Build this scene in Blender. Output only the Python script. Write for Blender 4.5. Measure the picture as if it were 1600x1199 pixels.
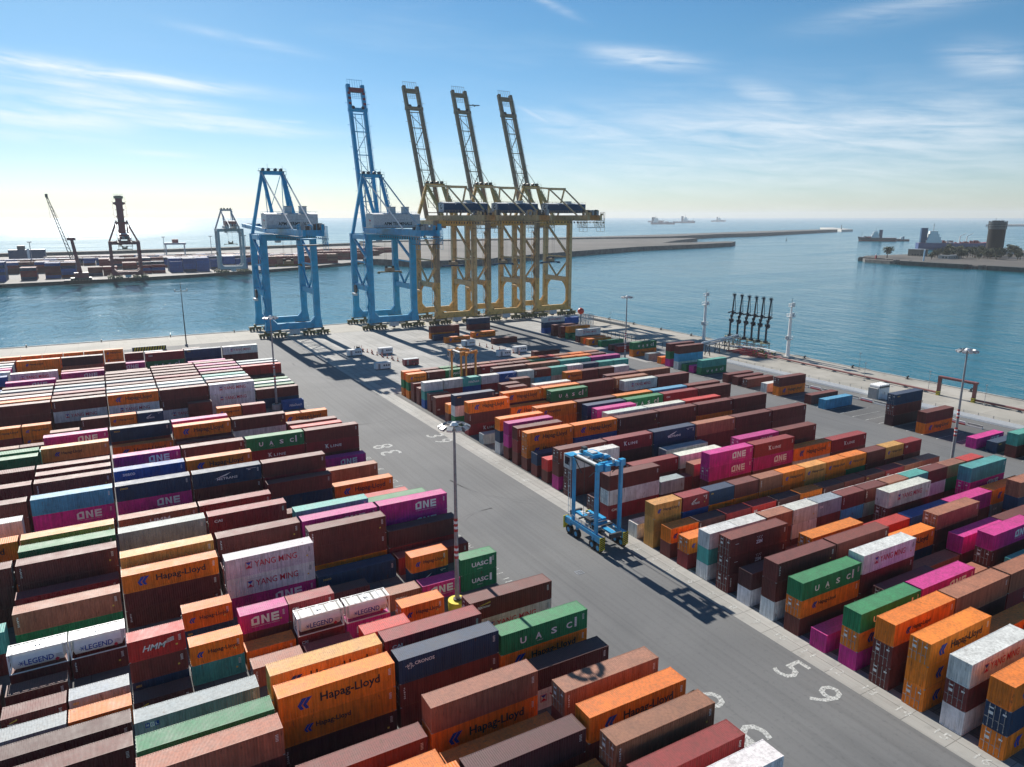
import bpy, bmesh, math, random
import numpy as np
from mathutils import Vector, Matrix
random.seed(7)
S = bpy.context.scene
for o in list(bpy.data.objects): bpy.data.objects.remove(o)

# ------------------------------------------------------------------ camera
cam = bpy.data.objects.new('camera', bpy.data.cameras.new('camera'))
S.collection.objects.link(cam)
CAMZ, PITCH, HEAD, FPX = 55.33, math.radians(13.03), math.radians(29.50), 1127.0
cam.location = (0, 0, CAMZ)
cam.rotation_euler = (math.radians(90) - PITCH, 0, -HEAD)
cam.data.sensor_width = 36; cam.data.lens = FPX / 1600 * 36
cam.data.clip_start = 0.5; cam.data.clip_end = 80000
S.camera = cam
# ------------------------------------------------------------------ light and exposure
SUN_EL, SUN_AZ = math.radians(31.2), math.radians(-0.6)       # azimuth from +Y towards +X
S.view_settings.view_transform = 'Standard'; S.view_settings.look = 'None'
S.view_settings.gamma = 1; S.view_settings.exposure = 0.86
S.cycles.use_denoising = True
S.cycles.max_bounces = 6; S.cycles.diffuse_bounces = 3; S.cycles.glossy_bounces = 3
S.cycles.transparent_max_bounces = 12; S.cycles.volume_bounces = 0
S.cycles.sample_clamp_indirect = 6
sun = bpy.data.objects.new('sun', bpy.data.lights.new('sun', 'SUN'))
S.collection.objects.link(sun)
sun.data.energy = 4.4; sun.data.angle = math.radians(0.5); sun.data.color = (1.0, 0.95, 0.87)
sd = Vector((math.sin(SUN_AZ) * math.cos(SUN_EL), math.cos(SUN_AZ) * math.cos(SUN_EL), math.sin(SUN_EL)))
sun.rotation_euler = sd.to_track_quat('Z', 'Y').to_euler()

W = bpy.data.worlds.new('World'); S.world = W; W.use_nodes = True
nt = W.node_tree; N = nt.nodes; Lk = nt.links; N.clear()
def nd(t, **k):
    n = N.new(t)
    for a, b in k.items(): setattr(n, a, b)
    return n
def mth(op, a, b=None, c=None, tree=None):
    T = tree or nt
    n = T.nodes.new('ShaderNodeMath'); n.operation = op
    for i, v in enumerate((a, b, c)):
        if v is None: continue
        if isinstance(v, (int, float)): n.inputs[i].default_value = v
        else: T.links.new(v, n.inputs[i])
    return n.outputs[0]
sky = nd('ShaderNodeTexSky', sky_type='NISHITA', sun_disc=False, sun_elevation=SUN_EL, sun_rotation=SUN_AZ)
sky.altitude = 50; sky.air_density = 1.0; sky.dust_density = 0.15; sky.ozone_density = 2.0
tc = nd('ShaderNodeTexCoord'); sp = nd('ShaderNodeSeparateXYZ'); Lk.new(tc.outputs['Generated'], sp.inputs[0])
AZ = mth('ARCTAN2', sp.outputs[0], sp.outputs[1]); EL = mth('ARCSINE', sp.outputs[2])
def azel(u, v):
    f = Vector((math.sin(HEAD) * math.cos(PITCH), math.cos(HEAD) * math.cos(PITCH), -math.sin(PITCH)))
    r = Vector((math.cos(HEAD), -math.sin(HEAD), 0)); up = r.cross(f)
    d = (f + r * (u - 800) / FPX - up * (v - 599.5) / FPX).normalized()
    return math.atan2(d.x, d.y), math.asin(d.z)
# cirrus: soft streaks, each at its own azimuth, elevation, length, thickness and slant
STREAKS = [(140, 112, 190, 9, .06, .9), (190, 148, 130, 10, .10, .7), (250, 178, 190, 10, .08, .75), (330, 200, 110, 6, .05, .6), (60, 215, 90, 7, .04, .4),
           (60, 182, 110, 14, .05, .7), (1010, 92, 70, 11, .13, .75), (870, 12, 30, 5, .4, .35), (380, 62, 80, 6, .14, .3), (1200, 152, 45, 14, .25, .55),
           (1545, 95, 45, 18, .2, .45), (1290, 205, 310, 40, .05, .55), (1450, 165, 140, 12, .05, .3), (1200, 260, 450, 42, .0, .35), (940, 210, 120, 22, .2, .4),
           (450, 190, 25, 3, .05, .4), (240, 240, 60, 4, .03, .35), (840, 183, 28, 4, .5, .45), (1430, 10, 120, 14, -.1, .28), (700, 250, 260, 18, 0, .15)]
tot = None
for (u, v, su, sv, sl, am) in STREAKS:
    a0, e0 = azel(u, v); k = 1 / FPX
    da = mth('SUBTRACT', AZ, a0); de = mth('SUBTRACT', EL, e0)
    de = mth('ADD', de, mth('MULTIPLY', da, sl))
    q = mth('ADD', mth('POWER', mth('ABSOLUTE', mth('DIVIDE', da, su * k)), 2.6), mth('POWER', mth('ABSOLUTE', mth('DIVIDE', de, sv * k)), 2))
    g = mth('MULTIPLY', mth('POWER', 2.718, mth('MULTIPLY', q, -1)), am)
    tot = g if tot is None else mth('MAXIMUM', tot, g)
cb = nd('ShaderNodeCombineXYZ'); Lk.new(mth('MULTIPLY', AZ, 7.0), cb.inputs[0]); Lk.new(mth('MULTIPLY', mth('ADD', EL, mth('MULTIPLY', AZ, .08)), 55.0), cb.inputs[1])
nz = nd('ShaderNodeTexNoise'); Lk.new(cb.outputs[0], nz.inputs['Vector']); nz.inputs['Scale'].default_value = 1.3; nz.inputs['Detail'].default_value = 8; nz.inputs['Distortion'].default_value = .5; nz.inputs['Roughness'].default_value = .62
cb2 = nd('ShaderNodeCombineXYZ'); Lk.new(mth('MULTIPLY', AZ, 2.2), cb2.inputs[0]); Lk.new(mth('MULTIPLY', EL, 9.0), cb2.inputs[1])
nz2 = nd('ShaderNodeTexNoise'); Lk.new(cb2.outputs[0], nz2.inputs['Vector']); nz2.inputs['Scale'].default_value = 1.6; nz2.inputs['Detail'].default_value = 5; nz2.inputs['Distortion'].default_value = .8
cr = nd('ShaderNodeMapRange'); Lk.new(nz.outputs[0], cr.inputs[0]); cr.inputs[1].default_value = .28; cr.inputs[2].default_value = .64
veil = nd('ShaderNodeMapRange'); Lk.new(nz2.outputs[0], veil.inputs[0]); veil.inputs[1].default_value = .52; veil.inputs[2].default_value = .85; veil.inputs[4].default_value = .12
cl = mth('ADD', mth('MULTIPLY', tot, cr.outputs[0]), mth('MULTIPLY', veil.outputs[0], cr.outputs[0]))
mix = nd('ShaderNodeMix', data_type='RGBA'); Lk.new(mth('MINIMUM', cl, .85), mix.inputs[0]); hs_ = nd('ShaderNodeHueSaturation'); hs_.inputs['Saturation'].default_value = 1.2; tn = nd('ShaderNodeMix', data_type='RGBA', blend_type='MULTIPLY'); tn.inputs[0].default_value = 1; th = nd('ShaderNodeMix', data_type='RGBA'); th.inputs[6].default_value = (.83, .93, 1.17, 1); th.inputs[7].default_value = (.84, .985, 1.05, 1); eh = nd('ShaderNodeMapRange'); Lk.new(EL, eh.inputs[0]); eh.inputs[1].default_value = .0; eh.inputs[2].default_value = .22; Lk.new(eh.outputs[0], th.inputs[0]); Lk.new(th.outputs[2], tn.inputs[7]); Lk.new(sky.outputs[0], tn.inputs[6]); Lk.new(tn.outputs[2], hs_.inputs['Color']); Lk.new(hs_.outputs[0], mix.inputs[6]); mix.inputs[7].default_value = (11.5, 11.8, 12, 1)
bg = nd('ShaderNodeBackground'); Lk.new(mix.outputs[2], bg.inputs[0]); bg.inputs[1].default_value = .05
Lk.new(bg.outputs[0], nd('ShaderNodeOutputWorld').inputs[0])

# ------------------------------------------------------------------ materials
MATS = {}
def base_mat(name):
    m = bpy.data.materials.new(name); m.use_nodes = True
    return m, m.node_tree, m.node_tree.nodes['Principled BSDF']
def mat(name, col, rough=.55, metal=0., var=.18, scale=1.5, rust=0., bump=0., streak=False, spec=.5):
    if name in MATS: return MATS[name]
    m, t, p = base_mat(name)
    p.inputs['Roughness'].default_value = rough; p.inputs['Metallic'].default_value = metal
    p.inputs['Specular IOR Level'].default_value = spec
    c = t.nodes.new('ShaderNodeTexCoord'); n = t.nodes.new('ShaderNodeTexNoise'); mp = t.nodes.new('ShaderNodeMapping')
    t.links.new(c.outputs['Object'], mp.inputs[0]); t.links.new(mp.outputs[0], n.inputs['Vector'])
    if streak: mp.inputs['Scale'].default_value = (1, 1, .15)
    n.inputs['Scale'].default_value = scale; n.inputs['Detail'].default_value = 6
    r = t.nodes.new('ShaderNodeMapRange'); t.links.new(n.outputs[0], r.inputs[0]); r.inputs[1].default_value = .3; r.inputs[2].default_value = .7
    r.inputs[3].default_value = 1 - var; r.inputs[4].default_value = 1 + var
    v = t.nodes.new('ShaderNodeVectorMath'); v.operation = 'SCALE'; v.inputs[0].default_value = col[:3]; t.links.new(r.outputs[0], v.inputs['Scale'])
    out = v.outputs[0]
    if rust:
        n2 = t.nodes.new('ShaderNodeTexNoise'); t.links.new(mp.outputs[0], n2.inputs['Vector']); n2.inputs['Scale'].default_value = scale * 2.3; n2.inputs['Detail'].default_value = 8
        r2 = t.nodes.new('ShaderNodeMapRange'); t.links.new(n2.outputs[0], r2.inputs[0]); r2.inputs[1].default_value = .56; r2.inputs[2].default_value = .68; r2.inputs[4].default_value = rust
        mx = t.nodes.new('ShaderNodeMix'); mx.data_type = 'RGBA'; t.links.new(r2.outputs[0], mx.inputs[0]); t.links.new(out, mx.inputs[6]); mx.inputs[7].default_value = (.11, .045, .02, 1); out = mx.outputs[2]
    t.links.new(out, p.inputs['Base Color'])
    if bump:
        b = t.nodes.new('ShaderNodeBump'); b.inputs['Strength'].default_value = bump; t.links.new(n.outputs[0], b.inputs['Height']); t.links.new(b.outputs[0], p.inputs['Normal'])
    MATS[name] = m; return m

def paint_mat(name, attr, roof=False, corr=False):
    """container paint: colour from the object (or from a face attribute for merged containers), dirt and rust by noise"""
    m, t, p = base_mat(name); nn = t.nodes; ln = t.links
    p.inputs['Specular IOR Level'].default_value = .24
    if attr:
        ca = nn.new('ShaderNodeAttribute'); ca.attribute_name = 'col'; col = ca.outputs['Color']
    else:
        ca = nn.new('ShaderNodeObjectInfo'); col = ca.outputs['Color']
    g = nn.new('ShaderNodeNewGeometry')
    n = nn.new('ShaderNodeTexNoise'); ln.new(g.outputs['Position'], n.inputs['Vector']); n.inputs['Scale'].default_value = .55; n.inputs['Detail'].default_value = 7; n.inputs['Roughness'].default_value = .65
    r = nn.new('ShaderNodeMapRange'); ln.new(n.outputs[0], r.inputs[0]); r.inputs[1].default_value = .3; r.inputs[2].default_value = .7; r.inputs[3].default_value = .8; r.inputs[4].default_value = 1.2
    v = nn.new('ShaderNodeVectorMath'); v.operation = 'SCALE'; ln.new(col, v.inputs[0]); ln.new(r.outputs[0], v.inputs['Scale'])
    ns = nn.new('ShaderNodeTexNoise'); ms = nn.new('ShaderNodeMapping'); ms.inputs['Scale'].default_value = (2.6, 2.6, .22); ln.new(g.outputs['Position'], ms.inputs[0]); ln.new(ms.outputs[0], ns.inputs['Vector']); ns.inputs['Scale'].default_value = 1.4; ns.inputs['Detail'].default_value = 5
    rs = nn.new('ShaderNodeMapRange'); ln.new(ns.outputs[0], rs.inputs[0]); rs.inputs[1].default_value = .35; rs.inputs[2].default_value = .68; rs.inputs[3].default_value = 1.08; rs.inputs[4].default_value = .72
    vs_ = nn.new('ShaderNodeVectorMath'); vs_.operation = 'SCALE'; ln.new(v.outputs[0], vs_.inputs[0]); ln.new(rs.outputs[0], vs_.inputs['Scale']); v = vs_
    # sun-bleached, dusty film (more on the roof)
    n3 = nn.new('ShaderNodeTexNoise'); ln.new(g.outputs['Position'], n3.inputs['Vector']); n3.inputs['Scale'].default_value = .23; n3.inputs['Detail'].default_value = 5
    sx = nn.new('ShaderNodeSeparateXYZ'); ln.new(g.outputs['Normal'], sx.inputs[0])
    upz = mth('MAXIMUM', sx.outputs[2], 0.0, tree=t)
    f = mth('MULTIPLY', mth('ADD', mth('MULTIPLY', n3.outputs[0], .07, tree=t), mth('MULTIPLY', upz, .17, tree=t), tree=t), .72, tree=t)
    mx = nn.new('ShaderNodeMix'); mx.data_type = 'RGBA'; ln.new(f, mx.inputs[0]); ln.new(v.outputs[0], mx.inputs[6]); mx.inputs[7].default_value = (.36, .30, .25, 1)
    n2 = nn.new('ShaderNodeTexNoise'); mp = nn.new('ShaderNodeMapping'); mp.inputs['Scale'].default_value = (1.0, 1.0, .35); ln.new(g.outputs['Position'], mp.inputs[0]); ln.new(mp.outputs[0], n2.inputs['Vector'])
    n2.inputs['Scale'].default_value = 1.9; n2.inputs['Detail'].default_value = 9; n2.inputs['Roughness'].default_value = .7
    r2 = nn.new('ShaderNodeMapRange'); ln.new(n2.outputs[0], r2.inputs[0]); r2.inputs[1].default_value = .60; r2.inputs[2].default_value = .70; r2.inputs[4].default_value = .75
    m2 = nn.new('ShaderNodeMix'); m2.data_type = 'RGBA'; ln.new(r2.outputs[0], m2.inputs[0]); ln.new(mx.outputs[2], m2.inputs[6]); m2.inputs[7].default_value = (.10, .045, .025, 1)
    ln.new(m2.outputs[2], p.inputs['Base Color'])
    rr = nn.new('ShaderNodeMapRange'); ln.new(n.outputs[0], rr.inputs[0]); rr.inputs[3].default_value = .42; rr.inputs[4].default_value = .72; ln.new(rr.outputs[0], p.inputs['Roughness'])
    if corr:
        sp_ = nn.new('ShaderNodeSeparateXYZ'); ln.new(g.outputs['Position'], sp_.inputs[0])
        w = mth('SINE', mth('MULTIPLY', sp_.outputs[0], 6.2832 / .278, tree=t), tree=t)
        b = nn.new('ShaderNodeBump'); b.inputs['Strength'].default_value = .7; b.inputs['Distance'].default_value = .03; ln.new(w, b.inputs['Height']); ln.new(b.outputs[0], p.inputs['Normal'])
    MATS[name] = m; return m
PAINT = paint_mat('container_paint', False)
PAINT_STUFF = paint_mat('container_paint_merged', True, corr=True)
WHITE = mat('white_paint', (.78, .78, .76), .5, var=.06)
INK = mat('black_lettering', (.015, .017, .022), .5, var=.1)
BLUEINK = mat('blue_lettering', (.012, .05, .32), .5, var=.1)
REDINK = mat('red_lettering', (.50, .02, .045), .5, var=.1)
GOLD = mat('gold_lettering', (.62, .42, .06), .5, var=.1)
STEEL = mat('steel_grey', (.30, .31, .32), .45, .3, rust=.3)
DARKSTEEL = mat('dark_steel', (.055, .055, .055), .5, .2, rust=.25)
RUBBER = mat('rubber', (.02, .02, .02), .8)
CBLUE = mat('crane_blue', (.006, .34, .58), .42, rust=.22, scale=.3)
CBLUE2 = mat('straddle_blue', (.03, .33, .60), .4, rust=.15, scale=.6)
CYEL = mat('crane_ochre', (.64, .39, .11), .5, rust=.55, scale=.35)
COCH = mat('crane_faded_ochre', (.60, .41, .20), .55, rust=.6, scale=.35)
CGRIME = mat('crane_grimy_ochre', (.30, .215, .135), .6, rust=.5, scale=.5)
ORANGE = mat('straddle_orange', (.62, .25, .04), .45, rust=.3)
NAVY = mat('navy_house', (.007, .055, .13), .5, spec=.25)
LGREY = mat('light_grey_paint', (.55, .56, .56), .5)
DRED = mat('dark_red_paint', (.26, .035, .045), .5, rust=.2)
GREYCR = mat('pale_grey_crane', (.42, .45, .47), .5)
YEL = mat('yellow_paint', (.78, .62, .03), .5)
OLIVE = mat('bogie_olive', (.16, .13, .045), .6, rust=.5, scale=2)
GLASS = mat('dark_glass', (.02, .03, .04), .1)
CONC = mat('concrete_block', (.42, .41, .38), .85, var=.15)
PIPE = mat('oxide_red_pipe', (.20, .06, .055), .55, rust=.3)
REDP = mat('red_paint', (.42, .03, .03), .5)
GREENP = mat('olive_green_paint', (.14, .17, .03), .6)
ROCK = mat('rock', (.09, .087, .082), .9, var=.5, scale=.2)
SAND = mat('bare_earth', (.22, .18, .14), .95, var=.3, scale=.02)
DKQUAY = mat('dark_quay_wall', (.05, .055, .05), .9, var=.4, scale=.3)

def ground_mat(name, c1, c2, c3, s1=.05, s2=1.2, tyre=0., joints=0., rough=.85):
    m, t, p = base_mat(name); nn = t.nodes; ln = t.links
    p.inputs['Roughness'].default_value = rough; p.inputs['Specular IOR Level'].default_value = .35
    g = nn.new('ShaderNodeNewGeometry'); pos = g.outputs['Position']
    def noise(sc, det, vec, dist=0.):
        n = nn.new('ShaderNodeTexNoise'); ln.new(vec, n.inputs['Vector']); n.inputs['Scale'].default_value = sc; n.inputs['Detail'].default_value = det; n.inputs['Distortion'].default_value = dist; return n.outputs[0]
    a = noise(s1, 8, pos, .6); b = noise(s2, 8, pos)
    rmp = nn.new('ShaderNodeMapRange'); ln.new(a, rmp.inputs[0]); rmp.inputs[1].default_value = .35; rmp.inputs[2].default_value = .65
    mx = nn.new('ShaderNodeMix'); mx.data_type = 'RGBA'; ln.new(rmp.outputs[0], mx.inputs[0]); mx.inputs[6].default_value = (*c1, 1); mx.inputs[7].default_value = (*c2, 1)
    r2 = nn.new('ShaderNodeMapRange'); ln.new(b, r2.inputs[0]); r2.inputs[1].default_value = .55; r2.inputs[2].default_value = .75; r2.inputs[4].default_value = .55
    m2 = nn.new('ShaderNodeMix'); m2.data_type = 'RGBA'; ln.new(r2.outputs[0], m2.inputs[0]); ln.new(mx.outputs[2], m2.inputs[6]); m2.inputs[7].default_value = (*c3, 1)
    out = m2.outputs[2]
    if tyre:
        mp = nn.new('ShaderNodeMapping'); mp.inputs['Scale'].default_value = (1.1, .018, 1); ln.new(pos, mp.inputs[0])
        ty = noise(1.0, 5, mp.outputs[0], .25)
        r3 = nn.new('ShaderNodeMapRange'); ln.new(ty, r3.inputs[0]); r3.inputs[1].default_value = .45; r3.inputs[2].default_value = .75; r3.inputs[3].default_value = 1.06; r3.inputs[4].default_value = 1 - tyre
        v = nn.new('ShaderNodeVectorMath'); v.operation = 'SCALE'; ln.new(out, v.inputs[0]); ln.new(r3.outputs[0], v.inputs['Scale']); out = v.outputs[0]
    if joints:
        br = nn.new('ShaderNodeTexBrick'); mp2 = nn.new('ShaderNodeMapping'); ln.new(pos, mp2.inputs[0]); ln.new(mp2.outputs[0], br.inputs['Vector'])
        br.inputs['Scale'].default_value = 1; br.inputs['Brick Width'].default_value = joints; br.inputs['Row Height'].default_value = joints; br.offset = 0; br.inputs['Mortar Size'].default_value = .05
        br.inputs['Color1'].default_value = (1, 1, 1, 1); br.inputs['Color2'].default_value = (.88, .88, .88, 1); br.inputs['Mortar'].default_value = (.5, .5, .5, 1)
        mm = nn.new('ShaderNodeMix'); mm.data_type = 'RGBA'; mm.blend_type = 'MULTIPLY'; mm.inputs[0].default_value = 1; ln.new(out, mm.inputs[6]); ln.new(br.outputs[0], mm.inputs[7]); out = mm.outputs[2]
    ln.new(out, p.inputs['Base Color'])
    bp = nn.new('ShaderNodeBump'); bp.inputs['Strength'].default_value = .25; bp.inputs['Distance'].default_value = .02; ln.new(b, bp.inputs['Height']); ln.new(bp.outputs[0], p.inputs['Normal'])
    MATS[name] = m; return m
ASPH = ground_mat('asphalt', (.128, .129, .130), (.158, .158, .156), (.10, .10, .102), .05, 2.0, tyre=.16)
YARD = ground_mat('yard_asphalt', (.105, .105, .106), (.14, .139, .135), (.07, .07, .073), .08, 1.4, joints=6.5)
CONCRETE = ground_mat('concrete', (.33, .32, .295), (.40, .385, .355), (.24, .23, .21), .04, .7, tyre=.15, joints=5.)
APRON = ground_mat('apron_concrete', (.29, .285, .27), (.38, .37, .35), (.18, .178, .17), .05, .35, tyre=.3, joints=9.)
QUAYC = ground_mat('quay_concrete', (.33, .31, .265), (.42, .39, .34), (.22, .20, .165), .05, .25, joints=12.)
LANDM = ground_mat('dock_ground', (.16, .15, .14), (.21, .20, .185), (.11, .10, .09), .01, .05)
EARTH = ground_mat('spoil_ground', (.075, .068, .06), (.13, .115, .10), (.04, .042, .032), .008, .04)

def paint_mark():
    m, t, p = base_mat('road_paint'); nn = t.nodes; ln = t.links
    g = nn.new('ShaderNodeNewGeometry'); n = nn.new('ShaderNodeTexNoise'); ln.new(g.outputs['Position'], n.inputs['Vector']); n.inputs['Scale'].default_value = 3.5; n.inputs['Detail'].default_value = 9; n.inputs['Roughness'].default_value = .7
    r = nn.new('ShaderNodeMapRange'); ln.new(n.outputs[0], r.inputs[0]); r.inputs[1].default_value = .42; r.inputs[2].default_value = .60; r.inputs[3].default_value = 1; r.inputs[4].default_value = .35
    p.inputs['Base Color'].default_value = (.55, .55, .52, 1); p.inputs['Roughness'].default_value = .8; ln.new(r.outputs[0], p.inputs['Alpha'])
    return m
MARK = paint_mark()

def water_mat():
    m, t, p = base_mat('sea_water'); nn = t.nodes; ln = t.links
    g = nn.new('ShaderNodeNewGeometry'); pos = g.outputs['Position']
    p.inputs['Base Color'].default_value = (.008, .085, .115, 1); p.inputs['IOR'].default_value = 1.33
    def noise(sc, det, scale=(1, 1, 1), rot=0, dist=0.):
        mp = nn.new('ShaderNodeMapping'); mp.inputs['Scale'].default_value = scale; mp.inputs['Rotation'].default_value = (0, 0, rot); ln.new(pos, mp.inputs[0])
        n = nn.new('ShaderNodeTexNoise'); ln.new(mp.outputs[0], n.inputs['Vector']); n.inputs['Scale'].default_value = sc; n.inputs['Detail'].default_value = det; n.inputs['Distortion'].default_value = dist; return n.outputs[0]
    a = noise(.9, 4, (1, .55, 1), .5); b = noise(.16, 4, (1, .35, 1), .45, .4); c = noise(.035, 4, (.6, .3, 1), .6, .8)
    hgt = mth('ADD', mth('MULTIPLY', a, .55, tree=t), mth('ADD', mth('MULTIPLY', b, 2.0, tree=t), mth('MULTIPLY', c, 3.0, tree=t), tree=t), tree=t)
    bp = nn.new('ShaderNodeBump'); bp.inputs['Strength'].default_value = .62; bp.inputs['Distance'].default_value = .75; ln.new(hgt, bp.inputs['Height']); ln.new(bp.outputs[0], p.inputs['Normal'])
    # smoother slicks and ruffled lanes drawn by wind and wakes
    s = noise(.006, 5, (.55, 1.9, 1), .5, 1.6)
    r = nn.new('ShaderNodeMapRange'); ln.new(s, r.inputs[0]); r.inputs[1].default_value = .42; r.inputs[2].default_value = .66; r.inputs[3].default_value = .07; r.inputs[4].default_value = .14
    # unresolved waves far out widen the reflection
    ds = nn.new('ShaderNodeVectorMath'); ds.operation = 'LENGTH'; ln.new(pos, ds.inputs[0]); fr = nn.new('ShaderNodeMapRange'); ln.new(ds.outputs['Value'], fr.inputs[0]); fr.inputs[1].default_value = 500; fr.inputs[2].default_value = 3500; fr.inputs[4].default_value = .10
    ln.new(mth('ADD', r.outputs[0], fr.outputs[0], tree=t), p.inputs['Roughness'])
    dm = nn.new('ShaderNodeMix'); dm.data_type = 'RGBA'; ln.new(c, dm.inputs[0]); dm.inputs[6].default_value = (.004, .105, .15, 1); dm.inputs[7].default_value = (.006, .135, .18, 1); ln.new(dm.outputs[2], p.inputs['Base Color'])
    return m
WATER = water_mat()

# ------------------------------------------------------------------ mesh helpers
class MB:
    def __init__(s): s.v = []; s.f = []; s.m = []; s.mats = []
    def mi(s, m):
        if m not in s.mats: s.mats.append(m)
        return s.mats.index(m)
    def add(s, vs, fs, m):
        o = len(s.v); s.v += [tuple(v) for v in vs]; k = s.mi(m)
        for f in fs: s.f.append(tuple(i + o for i in f)); s.m.append(k)
        return s
    def box(s, x0, x1, y0, y1, z0, z1, m):
        v = [(x, y, z) for z in (z0, z1) for y in (y0, y1) for x in (x0, x1)]
        return s.add(v, [(0, 2, 3, 1), (4, 5, 7, 6), (0, 1, 5, 4), (2, 6, 7, 3), (0, 4, 6, 2), (1, 3, 7, 5)], m)
    def bar(s, p, q, w, h, m, w2=None, h2=None):
        p, q = Vector(p), Vector(q); d = (q - p)
        if d.length < 1e-6: return s
        d.normalize(); up = Vector((0, 0, 1)) if abs(d.z) < .95 else Vector((0, 1, 0))
        a = d.cross(up).normalized(); b = a.cross(d).normalized(); vs = []
        for c, ww, hh in ((p, w, h), (q, w2 or w, h2 or h)):
            for i, j in ((-1, -1), (1, -1), (1, 1), (-1, 1)): vs.append(c + a * i * ww / 2 + b * j * hh / 2)
        return s.add(vs, [(3, 2, 1, 0), (4, 5, 6, 7), (0, 1, 5, 4), (1, 2, 6, 5), (2, 3, 7, 6), (3, 0, 4, 7)], m)
    def cyl(s, p, q, r, m, n=12, r2=None, cap=True):
        p, q = Vector(p), Vector(q); d = (q - p).normalized(); up = Vector((0, 0, 1)) if abs(d.z) < .95 else Vector((0, 1, 0))
        a = d.cross(up).normalized(); b = a.cross(d); vs = []; r2 = r if r2 is None else r2
        for c, rr in ((p, r), (q, r2)):
            for i in range(n):
                t = 2 * math.pi * i / n; vs.append(c + (a * math.cos(t) + b * math.sin(t)) * rr)
        fs = [(i, (i + 1) % n, n + (i + 1) % n, n + i) for i in range(n)]
        if cap: fs += [tuple(range(n - 1, -1, -1)), tuple(range(n, 2 * n))]
        return s.add(vs, fs, m)
    def prism(s, pts, z0, z1, m, msides=None):
        n = len(pts); ar = sum(pts[i][0] * pts[(i + 1) % n][1] - pts[(i + 1) % n][0] * pts[i][1] for i in range(n))
        if ar < 0: pts = pts[::-1]
        vs = [(x, y, z0) for x, y in pts] + [(x, y, z1) for x, y in pts]
        s.add(vs, [tuple(range(n, 2 * n))], m)
        s.add(vs, [(i, (i + 1) % n, n + (i + 1) % n, n + i) for i in range(n)] + [tuple(range(n - 1, -1, -1))], msides or m)
        return s
    def mesh(s, name):
        me = bpy.data.meshes.new(name); me.from_pydata(s.v, [], s.f)
        for m in s.mats: me.materials.append(m)
        me.polygons.foreach_set('material_index', s.m); me.update(); return me
    def build(s, name, parent=None, loc=None):
        return put(s.mesh(name), name, parent, loc)
COL = S.collection
def put(me, name, parent=None, loc=None, rot=None):
    o = bpy.data.objects.new(name, me); COL.objects.link(o)
    if parent: o.parent = parent
    if loc: o.location = loc
    if rot: o.rotation_euler = rot
    return o
def empty(name, loc=(0, 0, 0), rz=0):
    o = bpy.data.objects.new(name, None); o.location = loc; o.rotation_euler = (0, 0, rz); o.empty_display_size = 1; COL.objects.link(o); return o
def tag(o, label, cat, group=None, kind=None):
    o['label'] = label; o['category'] = cat
    if group: o['group'] = group
    if kind: o['kind'] = kind
    return o
def struct(o): o['kind'] = 'structure'; return o
def copy_tree(o, loc=None):
    c = o.copy(); COL.objects.link(c)
    for ch in list(o.children):
        d = ch.copy(); COL.objects.link(d); d.parent = c
        for g in ch.children:
            e = g.copy(); COL.objects.link(e); e.parent = d
    if loc: c.location = loc
    return c
_txt = {}
def text_mb(mb, txt, x0, x1, z0, z1, m, y=0, plane='xz', off=.0, shear=0, space=1.0):
    """flat lettering fitted in a rectangle, added to mb on the plane facing -Y (xz) or lying flat (xy)"""
    key = (txt, off, shear, space)
    if key not in _txt:
        cu = bpy.data.curves.new('t', 'FONT'); cu.body = txt; cu.offset = off; cu.shear = shear; cu.space_character = space; cu.resolution_u = 2; cu.fill_mode = 'BOTH' if False else cu.fill_mode
        ob = bpy.data.objects.new('t', cu); COL.objects.link(ob); bpy.context.view_layer.update()
        me = bpy.data.meshes.new_from_object(ob.evaluated_get(bpy.context.evaluated_depsgraph_get()))
        vs = [tuple(v.co) for v in me.vertices]; fs = [tuple(p.vertices) for p in me.polygons]
        bpy.data.objects.remove(ob); bpy.data.curves.remove(cu); bpy.data.meshes.remove(me)
        xs = [v[0] for v in vs]; ys = [v[1] for v in vs]
        _txt[key] = ([((a - min(xs)) / (max(xs) - min(xs)), (b - min(ys)) / (max(ys) - min(ys))) for a, b, _ in vs], fs)
    vs, fs = _txt[key]
    if plane == 'xz': mb.add([(x0 + a * (x1 - x0), y, z0 + b * (z1 - z0)) for a, b in vs], fs, m)
    else: mb.add([(x0 + a * (x1 - x0), z0 + b * (z1 - z0), y) for a, b in vs], fs, m)
def poly_mb(mb, pts, m, y=0): mb.add([(a, y, b) for a, b in pts], [tuple(range(len(pts)))], m)
def sheet(name, x0, x1, y0, y1, z, m, step=None):
    mb = MB(); mb.add([(x0, y0, z), (x1, y0, z), (x1, y1, z), (x0, y1, z)], [(0, 1, 2, 3)], m); return struct(mb.build(name))

# ------------------------------------------------------------------ setting
R_ = 32000; mb = MB(); n = 96
ring = [(R_ * math.cos(2 * math.pi * i / n), R_ * math.sin(2 * math.pi * i / n), -3) for i in range(n)]
mb.add(ring, [tuple(range(n))], WATER); struct(mb.build('sea'))
mb = MB(); mb.prism([(-420, -160), (243, -160), (243, 374), (-420, 374)], -7.5, 0, YARD, DKQUAY); struct(mb.build('terminal_ground'))
sheet('road', 48.6, 73.0, -160, 345, .004, ASPH)
sheet('apron', 77.4, 240, 214, 345, .004, APRON)
sheet('quayside', -420, 243, 345, 373.2, .008, QUAYC)
sheet('pavement', 73.0, 77.4, -160, 345, .008, CONCRETE)
sheet('far_road', 155, 181, -160, 330, .010, ASPH)
sheet('perimeter_road', 201, 207, -160, 300, .008, ASPH)
sheet('side_quay', 208.2, 242.6, -160, 330, .012, QUAYC)
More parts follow.
